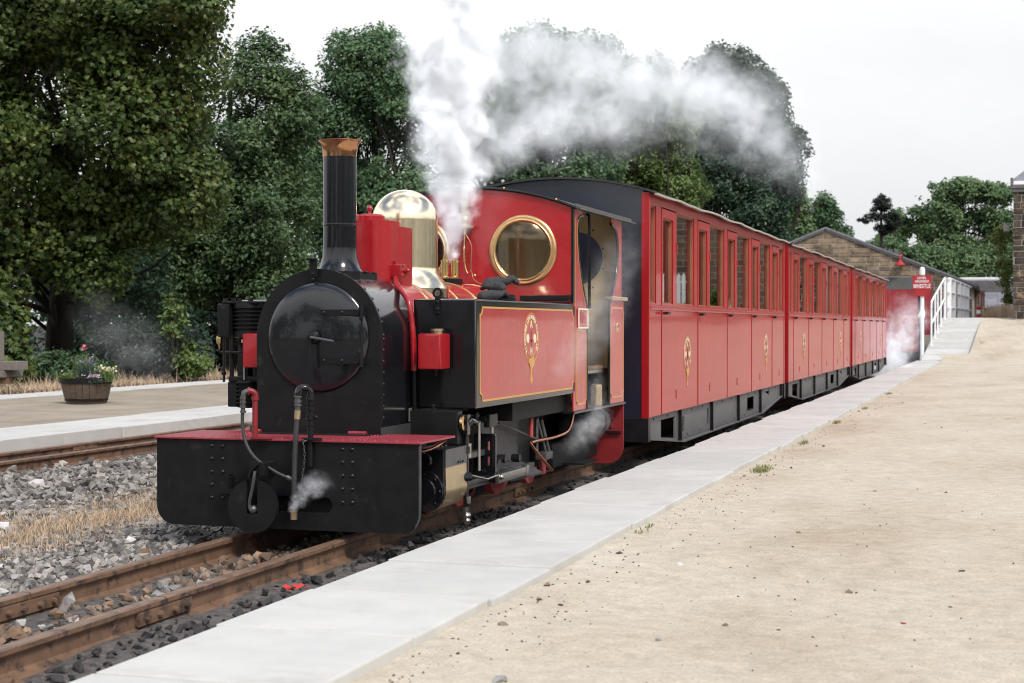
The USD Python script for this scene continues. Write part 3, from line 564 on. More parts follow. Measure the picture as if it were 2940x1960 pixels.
P_('lamp_bracket', [box(-.032, .004, 5.955, 5.967, 1.055, 1.135, .004), box(-.034, -.004, 5.93, 5.967, 1.125, 1.135, .003), rivet((-.014, 5.955, 1.045), (0, -1, 0), .009), rivet((-.014, 5.955, 1.068), (0, -1, 0), .007)], 'black_satin')
# chimney
chm = P_('chimney', lathe([(.112, 1.066), (.106, 1.082), (.092, 1.10), (.084, 1.122), (.0755, 1.15), (.0745, 1.185), (.0728, 1.19), (.0728, 1.28), (.0742, 1.283), (.0742, 1.290), (.0728, 1.293), (.0728, 1.585)], (0, 6.20, 0)), 'black_gloss', 40)
P_('chimney_saddle', [prism(Point(0, 6.20).buffer(.165, 30).intersection(sbox(-.135, 6, .135, 6.5)), 'z', 1.03, 1.082)] + [rivet((.145 * math.cos(a), 6.2 + .145 * math.sin(a), 1.080), (0, 0, 1), .009) for a in np.arange(.4, 6.3, .7)], 'black_satin', 35, chm)
P_('copper_cap', lathe([(.0738, 1.580), (.0745, 1.60), (.0772, 1.622), (.084, 1.640), (.0935, 1.648), (.0945, 1.652), (.088, 1.653), (.078, 1.645), (.07, 1.62), (.066, 1.5)], (0, 6.20, 0), seg=56), 'copper_cap', 50, chm)
# boiler with bands, sandbox, dome, valves
bo = P_('boiler', cyl((0, 6.40, .803), (0, 7.906, .803), .268, 64), 'red_paint', 50)
for y in (6.408, 6.74, 7.17, 7.46, 7.86): P_('boiler_band', lathe([(.2685, -.011), (.2715, -.010), (.2715, .010), (.2685, .011)], (0, y, .803), 'y', 64), 'brass', 40, bo)
sd = P_('sandbox', prism(sbox(-.045, 6.50, .045, 6.56).buffer(.083, 24), 'z', .98, 1.322), 'red_paint', 50)
P_('lid', [lathe([(.07, 1.3225), (.07, 1.345), (.062, 1.354), (.03, 1.358), (0, 1.359)], (0, 6.53, 0), seg=36)], 'red_paint', 40, sd)
P_('knob', [sphere((0, 6.53, 1.383), .0135), lathe([(.008, 1.375), (.006, 1.362), (.010, 1.357)], (0, 6.53, 0), seg=14)], 'red_paint', 60, sd)
P_('back_casing', prism(sbox(-.075, 6.6, .075, 6.70).buffer(.062, 12), 'z', .98, 1.30), 'red_paint', 50, sd)
vb = P_('delivery_valve', [box(.095, .178, 6.475, 6.545, 1.068, 1.128, .008), box(.083, .10, 6.465, 6.555, 1.06, 1.118, .004), cyl((.137, 6.51, 1.128), (.137, 6.51, 1.142), .011, 6), cyl((.178, 6.51, 1.098), (.192, 6.51, 1.098), .013, 12), sphere((.195, 6.505, 1.098), .009, 1), sphere((.184, 6.475, 1.122), .006, 1)], 'red_paint')
P_('delivery_pipe', tube(spline([(.142, 6.495, 1.075), (.152, 6.47, 1.055), (.190, 6.41, 1.02), (.245, 6.345, .985), (.272, 6.318, .955), (.286, 6.312, .90), (.296, 6.312, .80), (.299, 6.312, .655)], 40), [.0125] * 26 + [.0135] * 14, 14), 'red_paint', 60, vb)
P_('lower_pipe', cyl((.299, 6.314, .657), (.299, 6.318, .40), .0095, 12), 'black_satin', 40, vb)
dm = P_('steam_dome', lathe([(.215, 1.028), (.205, 1.048), (.185, 1.072), (.164, 1.10), (.159, 1.13), (.159, 1.352)] + [(.159 * math.cos(t), 1.352 + .151 * math.sin(t)) for t in np.linspace(.06, PI / 2, 18)], (0, 6.96, 0), seg=72), 'brass_dome', 50)
P_('dome_skirt', [prism(Point(0, 6.96).buffer(.212, 36), 'z', .985, 1.030)], 'brass_dome', 40, dm)
sv = P_('safety_valve', [box(-.055, .055, 7.53, 7.64, 1.06, 1.096, .006)], 'black_satin')
for x, y in ((-.018, 7.565), (.022, 7.61)): P_('valve_column', [lathe([(.024, 1.096), (.024, 1.104), (.018, 1.108), (.018, 1.118), (.0205, 1.122), (.0205, 1.18), (.0225, 1.183), (.0225, 1.19), (.006, 1.192), (.006, 1.203), (0, 1.204)], (x, y, 0), seg=22)], 'brass', 40, sv)
# side tanks
tk = P_('side_tank', box(.284, .575, 6.34, 7.955, .490, .968, .013), 'black_gloss', 30)
def notched(y0, y1, z0, z1, rr):
    p = sbox(y0, z0, y1, z1)
    for a in (y0, y1):
        for b in (z0, z1): p = p.difference(Point(a, b).buffer(rr, 12))
    return p
def lined(parent, name, y0, y1, z0, z1, rr, x, mat='red_paint'):
    p = notched(y0, y1, z0, z1, rr); q = P_(name, prism(p, 'x', x, x + .0016), mat, 20, parent)
    P_('gold_lining', prism(p.exterior.buffer(.0042), 'x', x + .0004, x + .0030), 'gold_line', 20, parent); return q
lined(tk, 'red_panel', 6.392, 7.918, .523, .931, .034, .5748)
for s, par in ((1, tk), (-1, None)):
    if s < 0: par = P_('side_tank', box(-.575, -.284, 6.34, 7.955, .490, .968, .013), 'black_gloss', 30)
    lug = prism(ring_poly(0.402 * s, .993, .023, .0135).union(sbox(.402 * s - .011, .905, .402 * s + .011, .974)), 'y', 6.329, 6.339); P_('lifting_lug', [lug, rivet((.402 * s, 6.329, .955), (0, -1, 0), .009), rivet((.402 * s, 6.329, .923), (0, -1, 0), .009)], 'black_satin', 30, par)
def emblem(parent, y, z, R, x):
    """Garter ring lettered round the edge, with two ovals, two small devices and a buckle tail."""
    e = P_('emblem', [prism(ring_poly(y, z, R, R * .965), 'x', x, x + .0012), prism(ring_poly(y, z, R * .71, R * .675), 'x', x, x + .0012)], 'gold_line', 20, parent)
    P_('buckle', [prism(Polygon([(y - R * .42, z - R * .82), (y + R * .28, z - R * .70), (y + R * .42, z - R * .96), (y + R * .12, z - R * 1.18), (y - R * .12, z - R * 1.18)]), 'x', x + .0012, x + .0022), prism(Polygon([(y - R * .1, z - R * 1.17), (y + R * .1, z - R * 1.17), (y + R * .07, z - R * 1.4), (y + R * .16, z - R * 1.62), (y, z - R * 1.84), (y - R * .16, z - R * 1.62), (y - R * .07, z - R * 1.4)]), 'x', x, x + .0012)], 'gold_line', 20, e, 'golden buckle and strap end')
    txt = 'THE KIRKLEES LIGHT RAILWAY COMPANY LTD'; lt = []; a0, a1 = 1.22 * PI, -.18 * PI
    for k, c in enumerate(txt):
        if c == ' ': continue
        a = a0 + (a1 - a0) * k / (len(txt) - 1); m = meshkit.text_mesh(c, R * .155, .0012, True); v = m.vertices.copy(); v[:, 0] -= v[:, 0].mean(); b = a - PI / 2
        w = np.stack([v[:, 0] * math.cos(b) - (v[:, 1] + R * .76) * math.sin(b), v[:, 0] * math.sin(b) + (v[:, 1] + R * .76) * math.cos(b), v[:, 2]], 1)
        lt.append(trimesh.Trimesh(w[:, [2, 0, 1]] + [x, y, z], m.faces, process=False))
    P_('lettering', lt, 'cream_letter', False, e, 'pale lettering THE KIRKLEES LIGHT RAILWAY COMPANY LTD')
    for s in (-1, 1): P_('oval', prism(affinity.scale(Point(y + s * R * .46, z).buffer(R * .17, 16), 1., 1.05), 'x', x, x + .0012), 'cream_letter', 20, e)
    P_('device', [text_on('A', R * .28, (x, y, z + R * .42), '+x', .0012), text_on('H', R * .26, (x, y, z - R * .62), '+x', .0012)], 'cream_letter', False, e)
    P_('device', [prism(sbox(y - R * .05, z - R * .3, y + R * .05, z + R * .3), 'x', x, x + .001), prism(sbox(y - R * .18, z - R * .12, y + R * .18, z - R * .04), 'x', x, x + .001)], 'red_dull', 20, e)
    return e
emblem(tk, 7.152, .790, .1235, .5764)
lb = P_('lubricator', box(.362, .468, 6.19, 6.318, .664, .818, .012), 'red_paint', 30)
P_('filler_cap', [cyl((.43, 6.25, .815), (.43, 6.25, .832), .024, 24), cyl((.43, 6.25, .828), (.43, 6.25, .838), .027, 24)], 'brass_panel', 40, lb)
P_('bracket', [box(.38, .45, 6.318, 6.339, .70, .79), cyl((.425, 6.25, .664), (.425, 6.25, .635), .005, 8)], 'black_satin', 35, lb)
P_('lubricator', box(-.468, -.362, 6.19, 6.318, .664, .818, .012), 'red_paint', 30)
P_('tank_filler', [lathe([(.075, .968), (.075, .985), (.07, .988), (.07, 1.0), (.03, 1.006), (0, 1.008)], (.43, 7.13, 0), seg=32)], 'black_satin')
# cab
Rc = 1.56
def roofz(x, z0=1.588, R=Rc): return z0 - (R - np.sqrt(np.maximum(R * R - np.asarray(x) ** 2, 0)))
def cabpoly(zb, hw=.572, dz=0.):
    xs = np.linspace(-hw, hw, 41); return Polygon([(-hw, zb)] + [(x, float(roofz(x)) - .003 - dz) for x in xs] + [(hw, zb)])
holes = unary_union([Point(s * .30, 1.253).buffer(.158, 40) for s in (-1, 1)])
cf = P_('cab_front', prism(cabpoly(.50).difference(holes), 'y', 7.906, 7.914), 'red_paint', 20)
P_('cab_front_lining', prism(cabpoly(.50, .566).difference(holes), 'y', 7.9145, 7.918), 'cream', 20, cf)
P_('edge_beading', prism(cabpoly(.97).exterior.buffer(.005).intersection(sbox(-.6, .972, .6, 1.7)), 'y', 7.902, 7.9055), 'black_satin', 20, cf)
for s in (1, -1):
    w = P_('round_window', lathe([(.150, 0), (.152, -.010), (.160, -.016), (.164, -.012), (.172, -.012), (.178, -.014), (.187, -.009), (.189, 0)], (s * .30, 7.9055, 1.253), 'y', 64), 'brass_ring', 50)
    P_('glass', prism(Point(s * .30, 1.253).buffer(.155, 40), 'y', 7.9085, 7.9105), 'cab_pane', 20, w)
P_('tank_gap_rail', box(.29, .566, 7.875, 7.903, .985, 1.012, .004), 'black_matt')
cr = P_('cab_rear', prism(cabpoly(.40).difference(holes), 'y', 8.994, 9.0), 'red_paint', 20)
P_('cab_rear_lining', prism(cabpoly(.40, .562).difference(holes), 'y', 8.9895, 8.9935), 'cream', 20, cr)
for q in ((.46, 1.31), (.46, 1.19), (.14, 1.31), (.14, 1.19), (.2, 1.08), (.4, 1.08), (.2, 1.42), (.4, 1.42)): P_('screw', rivet((q[0], 8.9895, q[1]), (0, -1, 0), .006), 'black_matt', True, cr)
for s in (1, -1):
    xa, xb = (.5665, .575) if s > 0 else (-.575, -.5665)
    fc = spline([(8.185, .955), (8.13, 1.03), (8.075, 1.11), (8.035, 1.20), (8.012, 1.30), (8.008, 1.38), (8.022, 1.425)], 20); zt = float(roofz(.5705)) - .004
    fpoly = Polygon([(7.9185, .40), (8.19, .40), (8.19, .955)] + [tuple(q) for q in fc] + [(8.06, 1.438), (8.10, 1.442), (8.10, zt), (7.9185, zt)])
    rc = spline([(8.69, .965), (8.77, 1.05), (8.84, 1.13), (8.885, 1.22), (8.895, 1.30), (8.87, 1.38), (8.80, 1.425)], 20)
    rpoly = Polygon([(8.69, .40), (9.045, .40), (9.045, .995), (8.985, 1.0), (8.985, zt), (8.735, zt), (8.735, 1.44)] + [tuple(q) for q in rc[::-1]])
    cs = P_('cab_side', prism(fpoly, 'x', xa, xb), 'red_paint' if s > 0 else 'red_paint', 20)
    bs = P_('bunker_side', prism(rpoly, 'x', xa, xb), 'red_paint', 20)
    if s > 0:
        P_('edge_beading', [tube([(.573, 8.19, .40), (.573, 8.19, .955)] + [(.573, a, b) for a, b in fc] + [(.573, 8.06, 1.438), (.573, 8.10, 1.442)], .009, 8)], 'black_gloss', 50, cs)
        P_('edge_beading', [tube([(.573, 8.69, .40), (.573, 8.69, .965)] + [(.573, a, b) for a, b in rc] + [(.573, 8.735, 1.44)], .009, 8)], 'black_gloss', 50, bs)
        P_('front_edge', box(.5755, .579, 7.9, 7.93, .972, zt, .001), 'black_satin', 20, cs)
        P_('gold_lining', [prism(LineString([(7.945, 1.42), (7.945, .955)]).buffer(.0035), 'x', .5752, .5765), prism(LineString([(7.992, 1.40), (7.994, 1.3), (8.018, 1.2), (8.06, 1.11), (8.11, 1.03), (8.16, .965), (8.165, .945)]).buffer(.0035), 'x', .5752, .5765)], 'gold_line', 20, cs)
        lined(cs, 'lower_panel', 7.975, 8.168, .432, .826, .02, .5752)
        npl = P_('number_plate', [box(.5752, .582, 7.988, 8.182, .838, .942, .003)], 'red_paint', 20, cs)
        P_('plate_rim', prism(sbox(7.986, .836, 8.184, .944).difference(sbox(7.996, .844, 8.174, .936)), 'x', .582, .586), 'cream_letter', 20, npl); P_('raised_letters', text_on('No', .052, (.582, 8.085, .868), '+x', .004), 'stud_letter', False, npl)
        lined(bs, 'lower_panel', 8.712, 9.028, .435, .955, .03, .5752)
        P_('works_plate', lathe([(0, .006), (.018, .006), (.024, .003), (.027, 0)], (.5770, 8.872, .842), 'x', 24), 'brass', 40, bs)
        P_('bunker_cap', box(.545, .592, 8.70, 9.085, .998, 1.022, .009), 'brass_panel', 30, bs)
        P_('bunker_hook', trimesh.creation.torus(.02, .005, 16, 8).apply_transform(trimesh.transformations.rotation_matrix(PI / 2, [0, 1, 0])).apply_translation((.56, 9.03, 1.045)), 'black_satin', 50, bs)
xs = np.linspace(-.597, .597, 41); rp_ = Polygon([(x, float(roofz(x))) for x in xs] + [(x, float(roofz(x)) + .010) for x in xs[::-1]])
ro = P_('cab_roof', prism(rp_, 'y', 7.885, 9.2), 'roof_dark', 40)
P_('gutter', [box(.575, .612, 7.93, 9.205, 1.466, 1.4735, .002), box(.578, .584, 7.93, 9.205, 1.477, 1.497, .002)], 'steel_dull', 25, ro)
for x in (.20, .49): P_('roof_screw', sphere((x, 7.884, float(roofz(x)) + .008), .006, 1), 'brass', True, ro)
P_('grab_pole', [cyl((.588, 8.195, .945), (.588, 8.195, 1.455), .0085, 12), box(.57, .592, 8.185, 8.205, 1.45, 1.462)], 'black_gloss')
P_('cab_floor', box(-.582, .582, 7.90, 9.045, .385, .3985, .002), 'black_satin', 25)
P_('floor_edge', box(.582, .586, 7.90, 9.047, .386, .3975), 'steel_dull', 25)
P_('backhead', [cyl((0, 7.919, .78), (0, 8.03, .78), .25, 40), lathe([(.05, 0), (.055, .02), (.05, .04)], (.12, 8.03, .92), 'y', 20)], 'black_satin')
P_('regulator_handle', trimesh.creation.torus(.035, .006, 20, 8).apply_transform(trimesh.transformations.rotation_matrix(PI / 2, [1, 0, 0])).apply_translation((.20, 8.08, 1.075)), 'steel_dull', 60)
P_('bench', [box(.15, .50, 8.72, 8.985, .58, .60, .006), tube([(.48, 8.22, .61), (.52, 8.3, .612), (.53, 8.66, .612), (.50, 8.70, .612)], .016, 12)], 'wood_brown', 40)
P_('bench_rail', tube([(.53, 8.2, .592), (.535, 8.64, .592), (.525, 8.68, .594)], .012, 12), 'steel', 40)
P_('bench_front', [box(.14, .50, 8.70, 8.72, .40, .58), box(-.56, .14, 8.55, 8.985, .40, .62)], 'black_matt')
P_('whistle', [lathe([(.045, 1.372), (.048, 1.376), (.048, 1.385), (.03, 1.39), (.012, 1.393), (.012, 1.402), (.022, 1.408), (.025, 1.42), (.02, 1.432), (.02, 1.44), (.026, 1.444), (.026, 1.456), (.021, 1.46), (.021, 1.575), (.018, 1.59), (0, 1.593)], (-.012, 7.862, 0), seg=26)], 'brass_panel', 40)
wp = P_('whistle_pipe', tube(spline([(-.016, 7.865, 1.372), (-.016, 7.865, 1.28), (-.013, 7.868, 1.17), (-.006, 7.868, 1.145), (.002, 7.868, 1.132)], 24), [.0045] * 10 + [.007] * 7 + [.0045] * 7, 10), 'brass', 60)
P_('whistle_pipe', [tube(spline([(-.008, 7.865, 1.372), (-.006, 7.866, 1.335), (.012, 7.868, 1.305), (.019, 7.87, 1.285), (.021, 7.87, 1.20), (.022, 7.87, 1.145), (.032, 7.868, 1.11), (.06, 7.85, 1.085), (.10, 7.82, 1.072)], 40), .0042, 10), sphere((.045, 7.86, 1.118), .010, 1)], 'copper', 60)
# air pump on the far side of the smokebox
ap = P_('air_pump', [lathe([(.050, .795), (.066, .80), (.066, .825)] + [q for k in range(6) for q in ((.058, .83 + k * .018), (.058, .836 + k * .018), (.068, .839 + k * .018), (.068, .844 + k * .018))] + [(.066, .952), (.05, .957), (0, .958)], (-.485, 6.29, 0), seg=28)], 'black_satin', 25)
P_('valve_chest', [box(-.607, -.548, 6.22, 6.34, .800, .949, .006), box(-.59, -.42, 6.23, 6.35, .949, .961, .004)] + [cyl((x, 6.24, .96), (x, 6.24, .974), .011, 6) for x in (-.575, -.535, -.505, -.45)], 'black_satin', 30, ap)
P_('lower_cylinder', [lathe([(0, .482), (.045, .484), (.062, .49)] + [q for k in range(6) for q in ((.053, .495 + k * .018), (.053, .501 + k * .018), (.064, .504 + k * .018), (.064, .509 + k * .018))] + [(.062, .606), (.05, .612), (0, .613)], (-.485, 6.29, 0), seg=28), box(-.566, -.52, 6.24, 6.34, .488, .60, .006), box(-.56, -.415, 6.235, 6.345, .60, .625, .005)] + [lathe([(0, -.02), (.012, -.012), (.03, 0), (.032, .01)], (-.566, 6.29, .55), 'x', 20)], 'black_satin', 30, ap)
P_('pillar', [cyl((x, y, .60), (x, y, .81), .010, 10) for x, y in ((-.55, 6.25), (-.51, 6.33), (-.43, 6.26))], 'black_satin', 40, ap)
P_('piston_rod', [cyl((-.478, 6.235, .61), (-.478, 6.235, .80), .007, 10), cyl((-.478, 6.235, .775), (-.478, 6.235, .79), .016, 8)], 'steel', 40, ap)
P_('crosshead', [box(-.60, -.46, 6.226, 6.242, .726, .738, .003), cyl((-.578, 6.23, .60), (-.578, 6.23, .80), .006, 8), cyl((-.572, 6.235, .638), (-.59, 6.235, .638), .008, 8)], 'black_satin', 40, ap)
P_('drip_lubricator', [cyl((-.613, 6.25, .78), (-.613, 6.25, .905), .0055, 10), lathe([(.003, .745), (.007, .765), (.014, .772), (.015, .80), (.01, .808), (.004, .812)], (-.604, 6.24, 0), seg=16)], 'brass', 40, ap)
# frames, cylinder, motion
P_('main_frame', [box(sx * .30 - .006, sx * .30 + .006, 5.95, 9.0, .11, .43) for sx in (-1, 1)], 'grey_frame', 20)
P_('ashpan', [box(-.27, .27, 7.0, 8.9, .12, .40), box(-.26, .26, 5.9, 7.0, .2, .40)], 'black_matt', 20)
P_('valance', box(.31, .53, 7.0, 7.95, .40, .49), 'black_matt', 20)
for s in (1, -1):
    ck = P_('cylinder', [cyl((s * .455, 6.03, .165), (s * .455, 6.32, .165), .088, 32), box(min(s * .36, s * .538), max(s * .36, s * .538), 6.035, 6.32, .15, .338, .008)], 'black_satin', 40)
    P_('front_cover', [lathe([(0, -.012), (.05, -.010), (.055, -.004), (.083, -.002), (.086, .004)], (s * .455, 6.024, .165), 'y', 36)] + [rivet((s * .455 + .07 * math.cos(a), 6.022, .165 + .07 * math.sin(a)), (0, -1, 0), .007) for a in np.arange(0, 6.2, .785)] + [lathe([(0, -.012), (.03, -.01), (.036, 0)], (s * .455, 6.03, .29), 'y', 24)], 'black_gloss', 40, ck)
    P_('brass_cleading', [prism(Polygon([(s * .541, .262)] + [(s * (.455 + .0885 * math.cos(a)), .165 + .0885 * math.sin(a)) for a in np.linspace(.15, -1.5, 14)] + [(s * (.455 + .0865 * math.cos(a)), .165 + .0865 * math.sin(a)) for a in np.linspace(-1.5, .15, 14)] + [(s * .5385, .262)]), 'y', 6.055, 6.32)], 'brass_panel', 30, ck)
    P_('steel_cleading', box(min(s * .5385, s * .543), max(s * .5385, s * .543), 6.05, 6.32, .262, .336), 'steel_dull', 20, ck)
    P_('stud', [rivet((s * .543, 6.20 + k * .03, .275), (s, 0, 0), .008) for k in range(3)] + [rivet((s * .47, 6.1 + .05 * k, .338), (0, 0, 1), .009) for k in range(4)], 'black_gloss', True, ck)
P_('valve_box', [box(.302, .522, 6.255, 6.318, .342, .486, .006), cyl((.40, 6.285, .486), (.40, 6.285, .50), .008, 10), sphere((.40, 6.285, .505), .008, 1)], 'black_satin', 30)
P_('mechanical_pump', [cyl((.535, 6.325, .045), (.535, 6.325, .42), .0115, 12), cyl((.535, 6.325, .30), (.535, 6.325, .33), .019, 12), tube([(.535, 6.325, .42), (.55, 6.35, .44), (.56, 6.40, .43)], [.014, .016, .008], 10), box(.525, .55, 6.30, 6.34, .38, .47, .004), cyl((.52, 6.28, .20), (.55, 6.33, .20), .02, 14)], 'black_gloss', 40)
P_('ratchet_wheel', lathe([(.012, -.006), (.034, -.006), (.034, .006), (.012, .006)], (.535, 6.29, .435), 'x', 24), 'brass', 25)
P_('drain_cock', [cyl((.535, 6.325, .02), (.535, 6.325, .07), .014, 10), sphere((.54, 6.32, .03), .02, 1), cyl((.545, 6.325, .085), (.545, 6.325, .115), .012, 8), sphere((.545, 6.31, .01), .016, 1)], 'steel', 40)
P_('valve_crank', [prism(LineString([(.455, .44), (.47, .37), (.475, .335)]).buffer(.018), 'y', 6.47, 6.49), cyl((.44, 6.40, .45), (.50, 6.60, .45), .006, 8), lathe([(0, -.03), (.03, -.025), (.03, 0), (.012, .01), (.012, .04)], (.50, 6.58, .435), 'x', 18), box(.50, .53, 6.66, 6.78, .39, .45, .006)], 'black_satin', 40)
P_('link_rod', [cyl((.50, 6.6, .20), (.50, 6.6, .43), .007, 8), cyl((.515, 6.74, .18), (.515, 6.74, .42), .007, 8), cyl((.53, 6.37, .28), (.53, 6.37, .34), .013, 10)], 'steel', 40)
mb = sbox(.440, .172, .545, .36).buffer(-.015).buffer(.015).difference(unary_union([sbox(.508, .215, .517, .255), sbox(.508, .285, .517, .325), sbox(.468, .29, .475, .32), sbox(.46, .185, .50, .20)]))
P_('motion_bracket', prism(mb, 'y', 6.70, 6.712), 'black_gloss', 25)
P_('slide_bar', [box(.455, .495, 6.33, 6.70, .262, .288, .003), box(.455, .495, 6.33, 6.70, .145, .165, .003)], 'steel_dull', 25)
P_('crosshead_block', [box(.45, .50, 6.40, 6.47, .166, .262, .006), box(.445, .505, 6.385, 6.42, .20, .33, .006)], 'black_satin', 25)
P_('connecting_rod', [tube([(.475, 6.44, .155), (.475, 7.50, .132)], [.012, .014], 8), box(.462, .488, 6.42, 7.5, .125, .165, .004)], 'steel_dull', 25)
P_('radius_rod', [tube([(.535, 6.38, .20), (.537, 6.60, .163), (.54, 6.74, .168)], .006, 8), box(.53, .548, 6.74, 7.20, .128, .172, .003), sphere((.55, 6.765, .158), .014, 1), box(.525, .552, 7.16, 7.20, .125, .178, .003)], 'steel', 30)
P_('return_crank', [prism(LineString([(6.77, .15), (6.83, .21), (6.90, .23)]).buffer(.02), 'x', .50, .52), cyl((.49, 6.90, .23), (.53, 6.90, .23), .02, 12), box(.49, .515, 6.86, 7.05, .19, .21, .003), cyl((.49, 7.12, .215), (.53, 7.12, .215), .02, 12)], 'black_satin', 30)
P_('guard_plate', prism(Polygon([(6.80, .40), (7.36, .45), (7.36, .19), (7.30, .13), (6.80, .20)]), 'x', .43, .442), 'grey_frame', 20)
P_('guard_foot', quad_slab([(.44, 6.92, .19), (.53, 6.98, .125), (.53, 7.5, .115), (.44, 7.36, .19)], .01), 'grey_frame', 20)
for y in (6.62, 7.16, 7.70):
    for s in (1, -1):
        w = P_('driving_wheel', [lathe([(.165, -.028), (.180, -.026), (.182, -.018), (.165, -.014), (.165, .030), (.140, .030), (.135, .01), (.05, .012), (.05, .04), (0, .04)] if s > 0 else [(0, -.04), (.05, -.04), (.05, -.012), (.135, -.01), (.14, -.03), (.165, -.030), (.165, .014), (.182, .018), (.180, .026), (.165, .028)], (s * .222, y, .165), 'x', 40)], 'red_motion', 35)
        P_('balance_weight', prism(Point(y, .165).buffer(.13).intersection(sbox(y - .2, 0, y + .2, .11)), 'x', s * .385 - .018, s * .385 + .018), 'red_motion', 30, w)
P_('counterweight', prism(affinity.scale(Point(6.845, .265).buffer(.06, 20), .9, 1.15), 'x', .46, .475), 'red_motion', 30)
P_('spring_hanger', [box(.46, .52, 7.60, 7.72, .165, .205, .006), cyl((.49, 7.53, .19), (.49, 7.53, .38), .008, 8), cyl((.50, 7.66, .2), (.47, 7.60, .38), .007, 8), cyl((.51, 7.71, .17), (.48, 7.64, .37), .009, 8)], 'steel_dull', 30)
P_('wheel_guard', prism(Polygon([(7.625, .165), (7.735, .165), (7.70, .085), (7.66, .085)]), 'x', .47, .485), 'red_motion', 20)
P_('brake_rod', tube([(.47, 6.98, .39), (.49, 7.62, .26)], .005, 8), 'steel_dull', 40)
P_('red_spindle', cyl((.50, 7.40, .30), (.50, 7.40, .39), .010, 10), 'red_motion', 40)
P_('injector_pipe', [tube(spline([(.535, 8.05, .43), (.535, 8.045, .36), (.53, 8.0, .305), (.52, 7.90, .278), (.51, 7.75, .270), (.50, 7.55, .270), (.495, 7.42, .268)], 40), .0085, 12)], 'copper', 60)
P_('injector_pipe', tube(spline([(.495, 7.385, .275), (.50, 7.42, .25), (.51, 7.56, .175), (.52, 7.70, .105)], 24), .0078, 12), 'copper', 60)
P_('pipe_union', [cyl((.535, 8.05, .415), (.535, 8.05, .45), .013, 8), cyl((.535, 8.05, .448), (.535, 8.05, .49), .010, 12)], 'brass', 40)
P_('air_reservoir', [lathe([(0, -.36), (.04, -.355), (.068, -.33), (.075, -.30), (.075, .30), (.068, .33), (0, .36)], (.455, 8.60, .29), 'y', 30)], 'steel_dull', 50)
P_('reservoir_strap', [lathe([(.0755, -.012), (.078, -.012), (.078, .012), (.0755, .012)], (.455, y, .29), 'y', 30) for y in (8.42, 8.80)], 'black_satin', 40)
P_('rear_beam', prism(sbox(-.58, .03, .58, .384).difference(sbox(.48, 0, .6, .13)).union(Point(.48, .13).buffer(.1)), 'y', 9.012, 9.026), 'red_dull', 25)
P_('rear_beam_angle', [box(-.55, .57, 8.99, 9.012, .215, .225), *[rivet((.50, 9.012, z), (0, -1, 0), .009) for z in (.34, .29, .245)]], 'black_matt', 25)
P_('rear_step', box(.40, .56, 8.2, 8.5, .09, .10), 'black_matt', 20)
P_('trailing_box', [box(.30, .44, 8.0, 8.95, .08, .22, .02)], 'black_matt', 25)
# loose things on the engine
gl = thing('work_gloves', 'crumpled pair of black work gloves lying on the tank filler lid', 'gloves', (.43, 7.12, 1.0))
def chain_mesh(nodes, bones, refine=.008, it=4):
    mm = None
    for a, b in bones:
        pa, ra = nodes[a][:3], nodes[a][3]; pb, rb = nodes[b][:3], nodes[b][3]
        h = m3.Manifold.batch_hull([m3.Manifold.sphere(ra, 14).translate(list(map(float, pa))), m3.Manifold.sphere(rb, 14).translate(list(map(float, pb)))])
        mm = h if mm is None else mm + h
    mm = mm.refine_to_length(refine); q = mm.to_mesh(); t = trimesh.Trimesh(q.vert_properties[:, :3], q.tri_verts, process=True); trimesh.smoothing.filter_taubin(t, iterations=it * 3); return t
def glove(ox, oy, oz, a, flop):
    c, s = math.cos(a), math.sin(a); f = lambda x, y, z, r: (ox + c * x - s * y, oy + s * x + c * y, oz + z, r)
    N = {'w': f(-.06, 0, .012, .026), 'p': f(0, 0, .016, .03), 'k1': f(.03, .024, .02, .017), 'k2': f(.034, .008, .022, .017), 'k3': f(.034, -.009, .022, .016), 'k4': f(.03, -.024, .018, .014), 't0': f(-.015, .03, .016, .015)}
    B = [('w', 'p')] + [('p', k) for k in ('k1', 'k2', 'k3', 'k4', 't0')]
    for i, (k, ln) in enumerate((('k1', .045), ('k2', .055), ('k3', .05), ('k4', .038))):
        y = .028 - .018 * i; N[k + 'a'] = f(.034 + ln * .55, y * 1.15, .024 + flop[i], .0115); N[k + 'b'] = f(.034 + ln * 1.05, y * 1.3, .012 + flop[i] * .4, .0095); B += [(k, k + 'a'), (k + 'a', k + 'b')]
    N['t1'] = f(.012, .052, .02, .0125); N['t2'] = f(.035, .06, .012, .010); B += [('t0', 't1'), ('t1', 't2')]
    return chain_mesh(N, B, .007)
put(gl, 'glove', glove(.43, 7.06, 1.018, 2.3, (.012, .02, .01, .004)), 'glove', True); put(gl, 'glove', glove(.41, 7.18, 1.045, .6, (.02, .005, .018, .01)), 'glove', True); put(gl, 'rag', glove(.45, 6.93, .975, 1.1, (0, .01, .0, .01)), 'glove', True)
fk = thing('metal_flask', 'tall pale metal oil flask standing on the cab floor in the doorway', 'flask', (.535, 8.555, .3985))
put(fk, 'body', lathe([(0, .3985), (.030, .3985), (.031, .405), (.031, .51), (.029, .516), (.012, .522), (0, .522)], (.535, 8.555, 0), seg=28), 'brass_panel', 30); put(fk, 'stopper', lathe([(.012, .522), (.012, .535), (.016, .536), (.016, .548), (0, .55)], (.535, 8.555, 0), seg=18), 'black_satin', 30)

